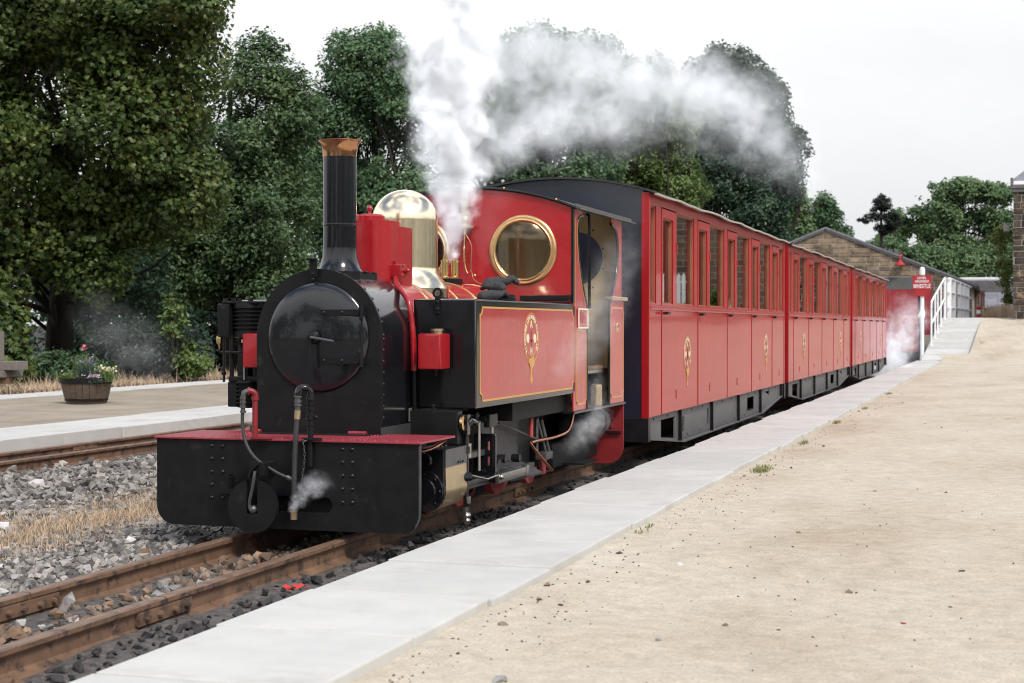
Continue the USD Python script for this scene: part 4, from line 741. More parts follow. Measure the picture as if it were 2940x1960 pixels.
# ---------------------------------------------------------------- carriages
CW, CLN, Y0 = .62, 6.18, 9.52
CA = thing('railway_carriage', 'first red carriage, coupled right behind the cab, with the black navy end wall showing', 'carriage', (0, Y0, 0), 'red carriages of the train')
def C_(name, mesh, mat, smooth=25, parent=None, label=None): return put(parent or CA, name, mesh, mat, smooth, label)
def croof(x, z0=1.782, R=2.15): return z0 - (R - np.sqrt(R * R - np.asarray(x) ** 2))
xs = np.linspace(-.655, .655, 41)
rf = C_('roof', prism(Polygon([(x, float(croof(x))) for x in xs] + [(x, float(croof(x)) + .014) for x in xs[::-1]]), 'y', Y0 - .02, Y0 + CLN + .03), 'roof_dark', 40)
rr = np.random.default_rng(8); ed = []
yy = np.linspace(Y0 + .03, Y0 + CLN + .03, 26); wob = .004 * np.sin(yy * 5) + .003 * rr.normal(size=26)
ed = [quad_slab([(.645, yy[i], 1.690 + wob[i]), (.668, yy[i], 1.690 + wob[i]), (.668, yy[i + 1], 1.690 + wob[i + 1]), (.645, yy[i + 1], 1.690 + wob[i + 1])], .012) for i in range(25)]
C_('roof_edge', ed, 'roof_pale', 20, rf)
ew = Polygon([(-.585, .27)] + [(x, float(croof(x)) - .001) for x in np.linspace(-.585, .585, 31)] + [(.585, .27)])
C_('end_wall', prism(ew, 'y', Y0 + .006, Y0 + .03), 'navy_end', 25); C_('end_wall', prism(ew, 'y', Y0 + CLN - .03, Y0 + CLN - .006), 'navy_end', 25)
C_('floor', box(-.58, .58, Y0 + .03, Y0 + CLN - .03, .262, .285), 'black_matt')
for y in (Y0 - .03, Y0 + CLN - .04): C_('headstock', box(-.625, .625, y, y + .07, .122, .273, .004), 'black_satin')
C_('drawgear', [cyl((0, Y0 - .5, .15), (0, Y0, .15), .03, 12), cyl((.2, Y0 - .3, .17), (.2, Y0, .17), .012, 10)], 'black_matt')
D0, DP, DW = .385, 1.235, .46
doors = [D0 + DP * k for k in range(5)]
def frame_poly(y0, y1, z0, z1, oy0, oy1, oz0, oz1): return sbox(y0, z0, y1, z1).difference(sbox(oy0, oz0, oy1, oz1))
for s in (1, -1):
    def X(a, b): return (a, b) if s > 0 else (-b, -a)
    def sx(poly, a, b): return prism(affinity.translate(poly, Y0, 0), 'x', *X(a, b))
    for y in (0, CLN - .045): C_('corner_post', box(*X(.572, .6215), Y0 + y, Y0 + y + .045, .272, 1.688, .003), 'red_coach')
    C_('cant_rail', box(*X(.575, .617), Y0 + .046, Y0 + CLN - .046, 1.622, 1.686, .003), 'red_coach')
    C_('waist_rail', [box(*X(.578, .6245), Y0 + .046, Y0 + CLN - .046, .950, .972, .004), box(*X(.584, .621), Y0 + .046, Y0 + CLN - .046, .9725, .984, .003)], 'red_coach')
    fixed = [(.046, D0 - .003, .062, .225)] + [(d + DW + .003, d + DP - .003, d + DW + .022, d + .66 + DW - .02) for d in doors[:-1]] + [(doors[-1] + DW + .003, CLN - .046, doors[-1] + DW + .03, CLN - .10)]
    for (a, b, oa, ob) in fixed:
        p = C_('side_panel', sx(sbox(a, .276, b, .949), .590, .6175 + rr.uniform(0, .0015)), 'red_coach')
        C_('window_surround', sx(frame_poly(a, b, .9845, 1.6215, oa, ob, .995, 1.612), .580, .617), 'red_coach', 25, p)
        C_('window_lining', sx(frame_poly(oa, ob, .995, 1.612, oa + .012, ob - .012, 1.004, 1.604), .581, .6085), 'frame_lining', 25, p)
        C_('window_pane', sx(sbox(oa + .005, .998, ob - .005, 1.608), .586, .589), 'pane', 25, p)
    for d in doors:
        p = C_('door', sx(sbox(d, .278, d + DW, .949), .592, .6215 + rr.uniform(0, .002)), 'red_coach')
        C_('window_surround', sx(frame_poly(d, d + DW, .9845, 1.612, d + .03, d + .352, .995, 1.555), .582, .6205), 'red_coach', 25, p)
        C_('window_lining', sx(frame_poly(d + .03, d + .352, .995, 1.555, d + .042, d + .34, 1.004, 1.547), .583, .610), 'frame_lining', 25, p)
        C_('window_pane', sx(sbox(d + .035, .998, d + .347, 1.551), .587, .590), 'pane', 25, p)
        if s > 0:
            C_('handle', [cyl((.62, Y0 + d + .075, .934), (.656, Y0 + d + .075, .934), .010, 10), box(.646, .66, Y0 + d + .0, Y0 + d + .09, .926, .943, .003), cyl((.62, Y0 + d + .03, .934), (.646, Y0 + d + .03, .934), .005, 8)], 'black_satin', 35, p)
            [C_('hinge', box(.6205, .6255, Y0 + d + DW - .012, Y0 + d + DW + .012, z, z + .06), 'red_coach', 25, p) for z in (1.34, .36)]
for k in (0, 3):
    a = doors[k] + DW; emblem(CA, Y0 + a + .39, .652, .128, .6192)
# compartments
C_('partition', [box(-.57, .57, Y0 + d - .40, Y0 + d - .38, .285, .93) for d in doors[1:]] , 'wood_brown')
C_('bench', [box(-.56, .56, Y0 + d - .70, Y0 + d - .40, .50, .55, .01) for d in doors[1:]] + [box(-.56, .56, Y0 + d - .38, Y0 + d - .12, .50, .55, .01) for d in doors[1:]], 'seat_brown')
# underframe lattice
tr = Polygon([(.035, .274), (.035, .141), (1.15, .050), (4.83, .058), (6.07, .158), (6.15, .274)])
tr = tr.difference(unary_union([Polygon([(.50, .232), (.94, .232), (.94, .085), (.50, .118)]), sbox(1.20, .11, 1.27, .215), sbox(2.13, .11, 2.20, .225), sbox(4.03, .105, 4.43, .222), Polygon([(4.98, .245), (5.35, .245), (5.35, .19)]), sbox(.055, .19, .10, .215)]))
uf = C_('side_girder', prism(affinity.translate(tr, Y0, 0), 'x', .580, .590), 'coach_frame')
low = [(.035, .141), (1.15, .050), (4.83, .058), (6.07, .158)]
C_('bottom_flange', [quad_slab([(.585, Y0 + a[0], a[1]), (.618, Y0 + a[0], a[1]), (.618, Y0 + b[0], b[1]), (.585, Y0 + b[0], b[1])], .008) for a, b in zip(low[:-1], low[1:])], 'coach_frame', 20, uf)
C_('top_angle', box(.5905, .594, Y0 + .04, Y0 + 6.14, .235, .272), 'coach_frame', 20, uf)
C_('plate_seam', [box(.5905, .594, Y0 + 1.2, Y0 + 4.75, .066, .10)], 'coach_frame', 20, uf)
for y in (1.04, 2.24, 3.47, 4.68, 6.03):
    zb = np.interp(y, [q[0] for q in low], [q[1] for q in low]); C_('rib', box(.5945, .6185, Y0 + y, Y0 + y + .012, zb + .001, .273), 'black_satin', 20, uf)
C_('bolt', [rivet((.594, Y0 + y, .253), (1, 0, 0), .008) for y in np.arange(.25, 6.1, .42)] + [rivet((.594, Y0 + y, .085), (1, 0, 0), .007) for y in np.arange(1.35, 4.7, .5)], 'black_satin', True, uf)
C_('far_girder', prism(affinity.translate(tr, Y0, 0), 'x', -.590, -.580), 'coach_frame')
for y in (.75, 1.35, 4.85, 5.45):
    C_('wheelset', [lathe([(0, -.05), (.11, -.05), (.12, -.03), (.135, .02), (.12, .03), (0, .03)] if sx_ < 0 else [(0, -.03), (.12, -.03), (.135, -.02), (.12, .03), (.11, .05), (0, .05)], (sx_ * .222, Y0 + y, .122), 'x', 30) for sx_ in (-1, 1)] + [cyl((-.3, Y0 + y, .122), (.3, Y0 + y, .122), .02, 10)], 'black_matt', 35)
CB = copy_of(CA, 'second red carriage of the train, between the first and the last one', (0, 15.99, 0), (1, 1.05, 1.))
CC = copy_of(CA, 'third and last red carriage, farthest from the engine, beside the whistle sign', (0, 22.82, 0), (1, 1.05, 1.))
# a passenger in the first carriage
def person(name, label, x, y, z, face):
    t = thing(name, label, 'person', (x, y, z))
    c, s = math.cos(face), math.sin(face); f = lambda a, b, h, r: (x + c * a - s * b, y + s * a + c * b, z + h, r)       # a forward, b to the left, h up
    N = {'pel': f(0, 0, .09, .085), 'waist': f(.02, 0, .22, .082), 'chest': f(.0, 0, .37, .095), 'sl': f(0, .12, .42, .05), 'sr': f(0, -.12, .42, .05), 'neck': f(.01, 0, .48, .038), 'hd': f(.03, 0, .58, .068), 'jaw': f(.052, 0, .545, .042), 'nose': f(.10, 0, .565, .010),
         'el': f(.06, .145, .26, .034), 'er': f(.06, -.145, .26, .034), 'wl': f(.20, .09, .17, .022), 'wr': f(.20, -.09, .17, .022), 'hl': f(.25, .08, .155, .024), 'hr': f(.25, -.08, .155, .024), 'kl': f(.30, .08, .07, .05), 'kr': f(.30, -.08, .07, .05), 'al': f(.30, .08, -.20, .032), 'ar': f(.30, -.08, -.20, .032), 'tl': f(.40, .08, -.225, .026), 'tr': f(.40, -.08, -.225, .026), 'earl': f(.03, .068, .575, .014), 'earr': f(.03, -.068, .575, .014)}
    B = [('pel', 'waist'), ('waist', 'chest'), ('chest', 'sl'), ('chest', 'sr'), ('chest', 'neck'), ('neck', 'hd'), ('hd', 'jaw'), ('jaw', 'nose'), ('hd', 'earl'), ('hd', 'earr'), ('sl', 'el'), ('el', 'wl'), ('wl', 'hl'), ('sr', 'er'), ('er', 'wr'), ('wr', 'hr'), ('pel', 'kl'), ('kl', 'al'), ('al', 'tl'), ('pel', 'kr'), ('kr', 'ar'), ('ar', 'tr')]
    for sd, h in ((1, 'hl'), (-1, 'hr')):
        for i in range(4): N[h + str(i)] = f(.285 + .004 * (i % 2), sd * (.062 + .012 * i), .142, .0075); N[h + str(i) + 'e'] = f(.305, sd * (.062 + .012 * i), .118, .0065); B += [(h, h + str(i)), (h + str(i), h + str(i) + 'e')]
        N[h + 't'] = f(.268, sd * .048, .15, .008); B.append((h, h + 't'))
    put(t, 'body', chain_mesh(N, B, .012), 'skin', True)
    g = lambda k, e: (*N[k][:3], N[k][3] + e)
    T = {k: g(k, .010) for k in ('pel', 'waist', 'chest', 'sl', 'sr', 'el', 'er')}; put(t, 'shirt', chain_mesh(T, [('pel', 'waist'), ('waist', 'chest'), ('chest', 'sl'), ('chest', 'sr'), ('sl', 'el'), ('sr', 'er')], .014), 'shirt_white', True)
    T = {k: g(k, .009) for k in ('pel', 'kl', 'kr', 'al', 'ar')}; put(t, 'trousers', chain_mesh(T, [('pel', 'kl'), ('kl', 'al'), ('pel', 'kr'), ('kr', 'ar')], .014), 'seat_brown', True)
    T = {'a': f(.015, 0, .60, .069), 'b': f(-.005, 0, .55, .062)}; put(t, 'hair', chain_mesh(T, [('a', 'b')], .012), 'hair_dark', True)
    return t
person('person', 'seated passenger in a white top behind the middle windows of the first carriage', .405, 12.72, .70, -PI / 2)

# ---------------------------------------------------------------- engine shed, station, sign
def stone_wall(parent, region, y, course, width, seed, mats, proud=.02, limit=300, xform=None, back=.06):
    r = np.random.default_rng(seed); x0, z0, x1, z1 = region.bounds; z = z0; n = 0
    while z < z1 - .02 and n < limit:
        h = course * r.uniform(.78, 1.25); x = x0 - r.uniform(0, width)
        while x < x1 and n < limit:
            w = width * r.uniform(.5, 1.55); q = sbox(x + .008, z + .008, x + w - .008, z + h - .008).intersection(region).buffer(-.002)
            for g in polys(q):
                if g.area < .004: continue
                d = r.uniform(.3, 1.0) * proud; gg = g.buffer(-.012) if g.area > .02 else g; n += 1
                m = [prism(g, 'y', y - d * .6, y + .02)] + ([prism(gg, 'y', y - d, y - d * .6)] if not gg.is_empty and d * .4 > .002 else [])
                put(parent, 'stone', m, mats[r.integers(len(mats))], False)
            x += w
        z += h
SH = thing('engine_shed', 'low stone shed with a red sliding door and a gable facing the train', 'shed', (-2.22, 45, 0))
gab = Polygon([(-6.2, -.15), (-6.2, 2.02), (-2.22, 3.60), (1.73, 2.02), (1.73, -.15)]); door_open = sbox(-1.7, -.2, .72, 1.87)
put(SH, 'wall', [prism(gab.difference(door_open), 'y', 45.0, 45.35), box(-6.2, -5.85, 45.36, 60, -.15, 2.0), box(1.38, 1.73, 45.36, 60, -.15, 2.0)], 'mortar')
lint = sbox(-1.9, 1.875, .26, 2.22)
put(SH, 'door_lintel', prism(lint, 'y', 44.975, 45.02), 'lintel')
vis = gab.difference(unary_union([door_open.buffer(.015, join_style=2), lint.buffer(.01), sbox(-7, -1, -3.45, 4), sbox(-7, -1, -.6, 1.9)])).difference(sbox(-3.5, 0, -2.8, 2.75))
stone_wall(SH, vis, 45.0, .132, .36, 14, ('wall_stone',), .03, 290)
for a, b in ((np.array([-6.4, 1.94]), np.array([-2.22, 3.62])), (np.array([-2.22, 3.62]), np.array([1.93, 1.94]))):
    d = (b - a) / np.linalg.norm(b - a); n = np.array([-d[1], d[0]]); pl = Polygon([a, b, b + n * .05, a + n * .05]); put(SH, 'roof', prism(pl, 'y', 44.93, 60.2), 'slate')
    put(SH, 'coping', prism(Polygon([a - n * .004, b - n * .004, b - n * .055, a - n * .055]), 'y', 44.94, 45.1), 'coping')
put(SH, 'chimney', [box(-.56, -.27, 46.0, 46.3, 2.5, 2.94, .01), box(-.55, -.44, 46.1, 46.2, 2.94, 3.07), box(-.39, -.28, 46.1, 46.2, 2.94, 3.07)], 'lintel')
for i in range(8):
    x = -1.68 + i * .2525; put(SH, 'door_plank', box(x, x + .249, 44.93 + .002 * (i % 2), 44.968, .12, 1.865, .004), 'red_door', 20)
for i in range(2):
    x = .42 + i * .145; put(SH, 'door_plank', box(x, x + .141, 44.94, 44.972, .6, 1.865, .004), 'red_door', 20)
put(SH, 'door_gap', box(.345, .415, 44.985, 45.0, -.1, 1.87), 'black_matt'); put(SH, 'sill', box(-1.8, .8, 44.9, 44.97, -.15, .10), 'lintel')
lamp = thing('wall_lamp', 'red enamel lamp bracket fixed to the stone gable above the red door', 'wall lamp', (-.14, 44.9, 2.55))
put(lamp, 'shade', lathe([(.15, 2.545), (.15, 2.56), (.09, 2.63), (.05, 2.68), (0, 2.70)], (-.14, 44.82, 0), seg=24), 'sign_red'); put(lamp, 'bracket', [tube([(-.14, 44.82, 2.69), (-.14, 44.83, 2.80), (-.10, 44.88, 2.84), (-.10, 44.98, 2.80)], .03, 8)], 'sign_red')
ST = thing('station_building', 'blackened stone station building at the right edge beyond the sand', 'building', (6.0, 40, 1.05))
put(ST, 'wall', [box(2.88, 11.0, 40.05, 47, .95, 4.30)], 'mortar')
stone_wall(ST, sbox(2.862, 1.02, 3.75, 4.17), 40.05, .155, .34, 5, ('wall_black',), .035, 130)
M['stone_coursed'] = usdkit.material(stage, L + 'stone_coursed', {'g': ('geometry', {}), 'm': ('mapping', {'rotation': (PI / 2, 0, 0)}), 'b': ('brick_texture', {'scale': 1.0, 'brick_width': .42, 'row_height': .16, 'mortar_size': .012, 'color1': (.17, .115, .07), 'color2': (.085, .06, .045), 'mortar': (.22, .20, .17)}),
    'n': ('noise_texture', {'scale': 4., 'detail': 5.}), 'r': ('map_range', {'to_min': .5, 'to_max': 1.5}), 'x': ('mix_color', {'blend_type': 'multiply', 'fac': 1., 'use_clamp': False}), 'p': ('principled_bsdf', {'roughness': .9})},
    [('g.position', 'm.vector'), ('m.vector', 'b.vector'), ('g.position', 'n.vector'), ('n.fac', 'r.value'), ('b.color', 'x.a'), ('r.result', 'x.b'), ('x.result', 'p.base_color')], surface='p.BSDF')
put(ST, 'coursed_masonry', box(3.752, 11.0, 40.015, 40.05, .95, 4.28), 'stone_coursed')
put(ST, 'cornice', [box(2.80, 11.1, 39.94, 40.3, 4.21, 4.29, .01), box(2.83, 11.1, 39.97, 40.3, 4.12, 4.205, .01)], 'lintel'); put(ST, 'fascia', box(2.86, 11.0, 39.96, 40.06, 4.30, 4.39, .006), 'white_paint')
put(ST, 'parapet_end', box(2.79, 2.855, 39.92, 40.4, 4.29, 4.47, .01), 'lintel')
put(ST, 'roof', quad_slab([(2.80, 40.0, 4.40), (11.1, 40.0, 4.40), (11.1, 44.0, 6.6), (5.2, 44.0, 6.6)], .06), 'slate')
put(ST, 'wall_bracket', [box(2.62, 2.86, 40.2, 40.23, 3.35, 3.375), box(2.63, 2.78, 40.15, 40.3, 3.18, 3.34, .01)], 'lintel')
PF = thing('picket_fence', 'white picket fence before the station wall, mirrored in the first carriage windows', 'fence', (6.9, 39.6, 1.05))
for k in range(9): put(PF, 'picket', prism(Polygon([(6.36 + k * .13, 1.1), (6.46 + k * .13, 1.1), (6.46 + k * .13, 2.14), (6.41 + k * .13, 2.22), (6.36 + k * .13, 2.14)]), 'y', 39.58, 39.6), 'white_paint', 25)
for z in (1.35, 1.95): put(PF, 'rail', box(6.3, 7.55, 39.6, 39.64, z, z + .07), 'white_paint')
SLB = thing('slate_roofed_building', 'low building with a grey tiled roof half hidden by leaves beyond the ramp', 'building', (2.3, 62, 1.0))
put(SLB, 'wall', box(.9, 4.2, 63.0, 66, 1.0, 2.6), 'lintel'); put(SLB, 'ridge', box(.85, 4.2, 63.85, 64.15, 2.66, 2.76, .02), 'white_paint')
for k in range(11):
    z0 = 1.55 + k * .10; yk = 62.0 + k * .17
    for j in range(9): put(SLB, 'roof_tile', quad_slab([(.88 + j * .365, yk, z0), (1.238 + j * .365, yk, z0), (1.238 + j * .365, yk + .19, z0 + .125), (.88 + j * .365, yk + .19, z0 + .125)], .022), 'slate', False)
SG = thing('whistle_sign', 'red sign reading LEVEL CROSSING WHISTLE on a white post beside the ramp', 'sign', (.887, 36.49, .08))
put(SG, 'post', [lathe([(.055, .08), (.05, .12), (.043, .16), (.040, 1.02), (.06, 1.06), (.068, 1.10), (.06, 1.17), (.042, 1.20), (.040, 2.0), (.056, 2.01), (.060, 2.05), (.060, 2.13), (.048, 2.17), (.02, 2.19), (0, 2.192)], (.887, 36.53, 0), seg=24), box(.79, .85, 36.5, 36.55, 1.06, 1.12, .015)], 'white_paint')
pb = put(SG, 'board', box(.672, 1.092, 36.465, 36.483, 1.684, 1.995, .004), 'sign_red')
for t, h, z, w in (('LEVEL', .050, 1.915, .20), ('CROSSING', .048, 1.838, .31), ('WHISTLE', .088, 1.712, .385)): put(pb, 'lettering', text_on(t, h, (.882, 36.465, z), '-y', .003, True, w), 'white_paint', False, 'white word ' + t)
lp = put(SG, 'lower_plate', prism(Point(.882, 1.68).buffer(.155, 24).intersection(sbox(0, 1.3, 2, 1.68)), 'y', 36.468, 36.482), 'sign_red')
put(lp, 'rim', prism(Point(.882, 1.68).buffer(.155, 24).exterior.buffer(.006).intersection(sbox(0, 1.3, 2, 1.676)), 'y', 36.465, 36.468), 'sign_red', 25)
put(SG, 'lever', cyl((.80, 36.5, 1.09), (.76, 36.48, 1.17), .008, 8), 'sign_red')
# buffer stop and planter on the left
BS = thing('buffer_stop', 'weathered timber buffer stop with a black buffer at the far left edge', 'buffer stop', (-9.8, 17, -.05))
put(BS, 'beam', box(-10.6, -9.24, 16.9, 17.15, .285, .40, .01), 'old_timber'); put(BS, 'beam', box(-10.6, -9.42, 16.85, 17.3, .19, .283, .01), 'old_timber'); put(BS, 'rail_frame', [box(-10.6, -9.40, 16.95, 17.05, .11, .185, .005), box(-9.72, -9.65, 16.9, 17.1, -.1, .11)], 'rail_side'); put(BS, 'post', box(-9.72, -9.56, 16.95, 17.1, .40, .78, .01), 'old_timber')
put(BS, 'buffer', [lathe([(0, -.09), (.13, -.085), (.17, -.04), (.165, -.01), (.07, 0), (.06, .12)], (-9.66, 16.86, .86), 'y', 32)], 'black_satin')
BR = thing('half_barrel', 'dark wooden half barrel planter standing on the far platform', 'planter', (-6.1, 13.64, .075))
nst = 22
for k in range(nst):
    a0, a1 = 2 * PI * k / nst, 2 * PI * (k + .94) / nst; rows = [(.196, .072), (.222, .15), (.243, .24), (.257, .325)]; V = []; F = []
    for r_, z in rows:
        for a in (a0, a1):
            V.append((-6.1 + r_ * math.cos(a), 13.64 + r_ * math.sin(a), z))
        for a in (a1, a0):
            V.append((-6.1 + (r_ - .02) * math.cos(a), 13.64 + (r_ - .02) * math.sin(a), z))
    for i in range(3):
        for j in range(4): q = i * 4; F += [[q + j, q + (j + 1) % 4, q + 4 + (j + 1) % 4], [q + j, q + 4 + (j + 1) % 4, q + 4 + j]]
    F += [[12, 13, 14], [12, 14, 15]]; put(BR, 'stave', trimesh.Trimesh(V, F, process=False), 'barrel', 20)
for z, r_ in ((.315, .2585), (.285, .253), (.11, .2105)): put(BR, 'hoop', lathe([(r_ - .004, z - .012), (r_ + .002, z - .012), (r_ + .005, z + .012), (r_ - .001, z + .012)], (-6.1, 13.64, 0), seg=44), 'black_matt', 30)
put(BR, 'soil', lathe([(.235, .29), (.12, .31), (0, .315)], (-6.1, 13.64, 0), seg=24), 'soil')
def petals(n, c, sp, s, seed, h0=0, flat=.6):
    r = np.random.default_rng(seed); P = np.array(c) + r.normal(size=(n, 3)) * sp; V = []; F = []
    for i, p in enumerate(P):
        R_ = rotm(r); q = np.array([[-.5, 0, 0], [0, .5, .1], [.5, 0, 0], [0, -.5, .1]]) * s * r.uniform(.7, 1.3); V.append(q @ R_.T + p); F.append(np.array([[0, 1, 2], [0, 2, 3]]) + 4 * i)
    return pieces(np.vstack(V), np.vstack(F), n, 4, seed)
def flower_plant(name, label, x, y, z, h, spread, seed, mat, n=60, fs=.018, leaf='leaf_grey', fh=.85):
    t = thing(name, label, 'flower', (x, y, z)); put(t, 'foliage', [blades(170, lambda r: (x + r.normal() * spread * .4, y + r.normal() * spread * .4, z), h * .5, h, seed, .9, .004), petals(160, (x, y, z + h * .4), (spread * .6, spread * .6, h * .2), .02, seed + 3)], leaf, False)
    put(t, 'bloom', petals(n, (x, y, z + h * fh), (spread * .6, spread * .6, h * .12), fs, seed + 1), mat, False); return t
flower_plant('flowering_plant', 'violet lavender growing in the middle of the half barrel', -6.07, 13.62, .30, .22, .11, 51, 'flower_violet', 60, .016)
flower_plant('flowering_plant', 'pale yellow flowers spilling over the right rim of the half barrel', -5.86, 13.62, .29, .15, .09, 52, 'flower_yellow', 70, .024, 'leaf_light')
flower_plant('flowering_plant', 'pale lilac flowers hanging over the front rim of the half barrel', -5.93, 13.50, .28, .08, .08, 53, 'flower_lilac', 50, .020, 'leaf_grey')
hk = flower_plant('flowering_plant', 'tall pink hollyhock standing at the back left of the half barrel', -6.2, 13.76, .28, .34, .05, 54, 'flower_pink', 8, .02, 'leaf_light', .5); put(hk, 'top_bloom', petals(26, (-6.2, 13.76, .625), (.012, .012, .014), .032, 99), 'flower_pink', False)
flower_plant('flowering_plant', 'yellow green herb leaning over the left rim of the half barrel', -6.32, 13.6, .28, .12, .06, 55, 'flower_yellow', 10, .018, 'leaf_light')

# ---------------------------------------------------------------- trees
def star_leaf(s):
    h = [(0, 0), (.30, -.05), (.55, .28), (.30, .30), (.40, .72), (.14, .58), (0, 1.0)]; P = h + [(-a, b) for a, b in h[-2:0:-1]]
    v = np.array([(a, b, .10 * abs(a) * 2 - .12 * b * b) for a, b in P]) * s; n = len(P); v = np.vstack([v, [0, .35 * s, .02 * s]]); return v, np.array([[n, i, (i + 1) % n] for i in range(n)])
def rhomb_leaf(s):
    return np.array([(0, 0, 0), (.30, .5, .07), (0, 1, -.08), (-.30, .5, .07)]) * s, np.array([[0, 1, 2], [0, 2, 3]])
def leaves(P, N, shape, r, s0, s1, droop=.35):
    """One leaf at each point, facing roughly along N, its tip hanging a little."""
    n = len(P); v, f = shape; k = len(v)
    nn = N + r.normal(size=(n, 3)) * .55; nn /= np.linalg.norm(nn, axis=1)[:, None]
    t = r.normal(size=(n, 3)) + N * .4 - np.array([0, 0, droop]); t -= nn * (t * nn).sum(1)[:, None]; t /= np.linalg.norm(t, axis=1)[:, None] + 1e-9; b = np.cross(t, nn)
    s = r.uniform(s0, s1, n)[:, None, None]
    V = P[:, None, :] + s * (v[None, :, 0:1] * b[:, None] + v[None, :, 1:2] * t[:, None] + v[None, :, 2:3] * nn[:, None])
    return pieces(V.reshape(-1, 3), (f[None] + (np.arange(n) * k)[:, None, None]).reshape(-1, 3), n, k)
_NG = np.random.default_rng(500).uniform(size=(32, 32, 32))
def nz(p):                                          # value noise at one point
    i = np.floor(p).astype(int); t = p - i; t = t * t * (3 - 2 * t); a = _NG[np.ix_(*[[k % 32, (k + 1) % 32] for k in i])]
    a = a[0] * (1 - t[0]) + a[1] * t[0]; a = a[0] * (1 - t[1]) + a[1] * t[1]; return a[0] * (1 - t[2]) + a[1] * t[2]
def tree(name, label, cat, base, lobes, nclump, per, shape, s0, s1, mat, seed, group=None, trunk_r=.18, cr=(.28, .5), gap=.42, droop=.35, inner=.25, lean=(0, 0), stem=True, kind=None):
    """lobes: (x, y, z, rx, ry, rz). Clumps of leaves on twigs through the lobes, limbs from the trunk to them."""
    r = np.random.default_rng(seed); t = thing(name, label, cat, base, group)
    Lb = np.array(lobes, float); vol = Lb[:, 3] * Lb[:, 4] * Lb[:, 5]; w = vol ** .75 / (vol ** .75).sum(); C, Nn = [], []
    while len(C) < nclump:
        i = r.choice(len(Lb), p=w); d = r.normal(size=3); d /= np.linalg.norm(d); rad = (1 - inner * r.uniform() ** .7 * 2) if r.uniform() > .2 else r.uniform(.2, .8)
        rad *= .82 + .42 * float(nz(d * 2.2 + i * 7.3)); p = Lb[i, :3] + d * rad * Lb[i, 3:]
        if float(nz(p * 1.05 + 3)) < gap * .9 and r.uniform() < .75: continue
        C.append(p); Nn.append(d)
    C, Nn = np.array(C), np.array(Nn); PP, NN = [], []
    for c, d in zip(C, Nn):
        m = int(per * r.uniform(.5, 1.5)); rad = r.uniform(*cr); ax = r.normal(size=3); ax[2] *= .4; ax += d; ax /= np.linalg.norm(ax)
        q = r.normal(size=(m, 3)); q *= (r.uniform(size=(m, 1)) ** .45 / np.linalg.norm(q, axis=1)[:, None]) * rad * .85 * np.array([1, 1, .66]) + np.outer(r.uniform(-1, 1, m) * rad * .9, ax); PP.append(c + q); NN.append(np.repeat([d * .5 + np.array([0, 0, .8]) + ax * .3], m, 0) + q / rad * .4)
    PP, NN = np.vstack(PP), np.vstack(NN); tr_ = cKDTree(PP); rq = (cr[0] + cr[1]) * .42; cnt = tr_.query_ball_point(PP, rq, return_length=True); ok = (PP[:, 2] > base[2] + .05) & (cnt > np.percentile(cnt, 9))
    put(t, 'crown', leaves(PP[ok], NN[ok], shape, r, s0, s1, droop), mat, False)
    if stem:
        b = np.array(base, float); topz = Lb[:, 2].max(); mid = (Lb[:, :3] * w[:, None]).sum(0) + [0, .45 * Lb[:, 4].mean(), 0]; fork = np.array([b[0] * .6 + mid[0] * .4, b[1] * .6 + mid[1] * .4, b[2] + (mid[2] - b[2]) * .45])
        put(t, 'trunk', tube(spline([b + [0, 0, -.2], b + (fork - b) * .5 + r.normal(size=3) * .06, fork, mid, [mid[0], mid[1], topz]], 18), np.linspace(trunk_r * 1.25, trunk_r * .12, 18), 10), 'bark', 60)
        lim = []
        for c in C[r.permutation(len(C))[:min(90, len(C))]]:
            s_ = fork + (mid - fork) * r.uniform(-.5, 1.); m_ = (s_ + c) / 2 + r.normal(size=3) * .12 * np.linalg.norm(c - s_) + [0, 0, .05]; L_ = np.linalg.norm(c - s_)
            lim.append(tube(spline([s_, m_, c], 7), np.linspace(.010 + .009 * L_, .005, 7), 5, False))
        put(t, 'limbs', lim, 'bark', 60)
    return t
SL, RL = star_leaf(1.), rhomb_leaf(1.)
G = 'trees along the left side of the line'
tree('maple_tree', 'large maple with yellowing leaves overhanging the far left', 'tree', (-13.2, 23.6, -.1),
     [(-11.8, 21, 5.6, 2.5, 1.8, 1.5), (-9.85, 21, 5.35, 1.35, 1.2, 1.25), (-11.4, 21, 3.75, 1.8, 1.5, 1.35), (-10.0, 21.3, 3.9, 1.1, 1.1, 1.1), (-11.8, 21, 2.45, 1.0, 1.0, .8), (-8.75, 20.6, 5.7, .45, .5, .35), (-12.3, 20.6, 1.15, .5, .6, .75), (-12.2, 20, 4.8, 1.4, 1., 1.8), (-11.2, 21.6, 2.3, 1.1, .8, .7), (-10.3, 22, 2.9, .9, .8, .7), (-12.8, 20.5, 1.9, .7, .6, .9), (-8.95, 21, 4.4, .5, .6, .7), (-9.3, 21.4, 3.0, .7, .6, .8), (-12.9, 21, 2.4, 1.0, .9, .9), (-12.5, 20.8, 1.5, .8, .7, .7), (-10.9, 21.4, 1.7, .8, .6, .6)], 1650, 68, SL, .055, .105, 'leaf_maple', 101, G, .22, (.30, .55), .40)
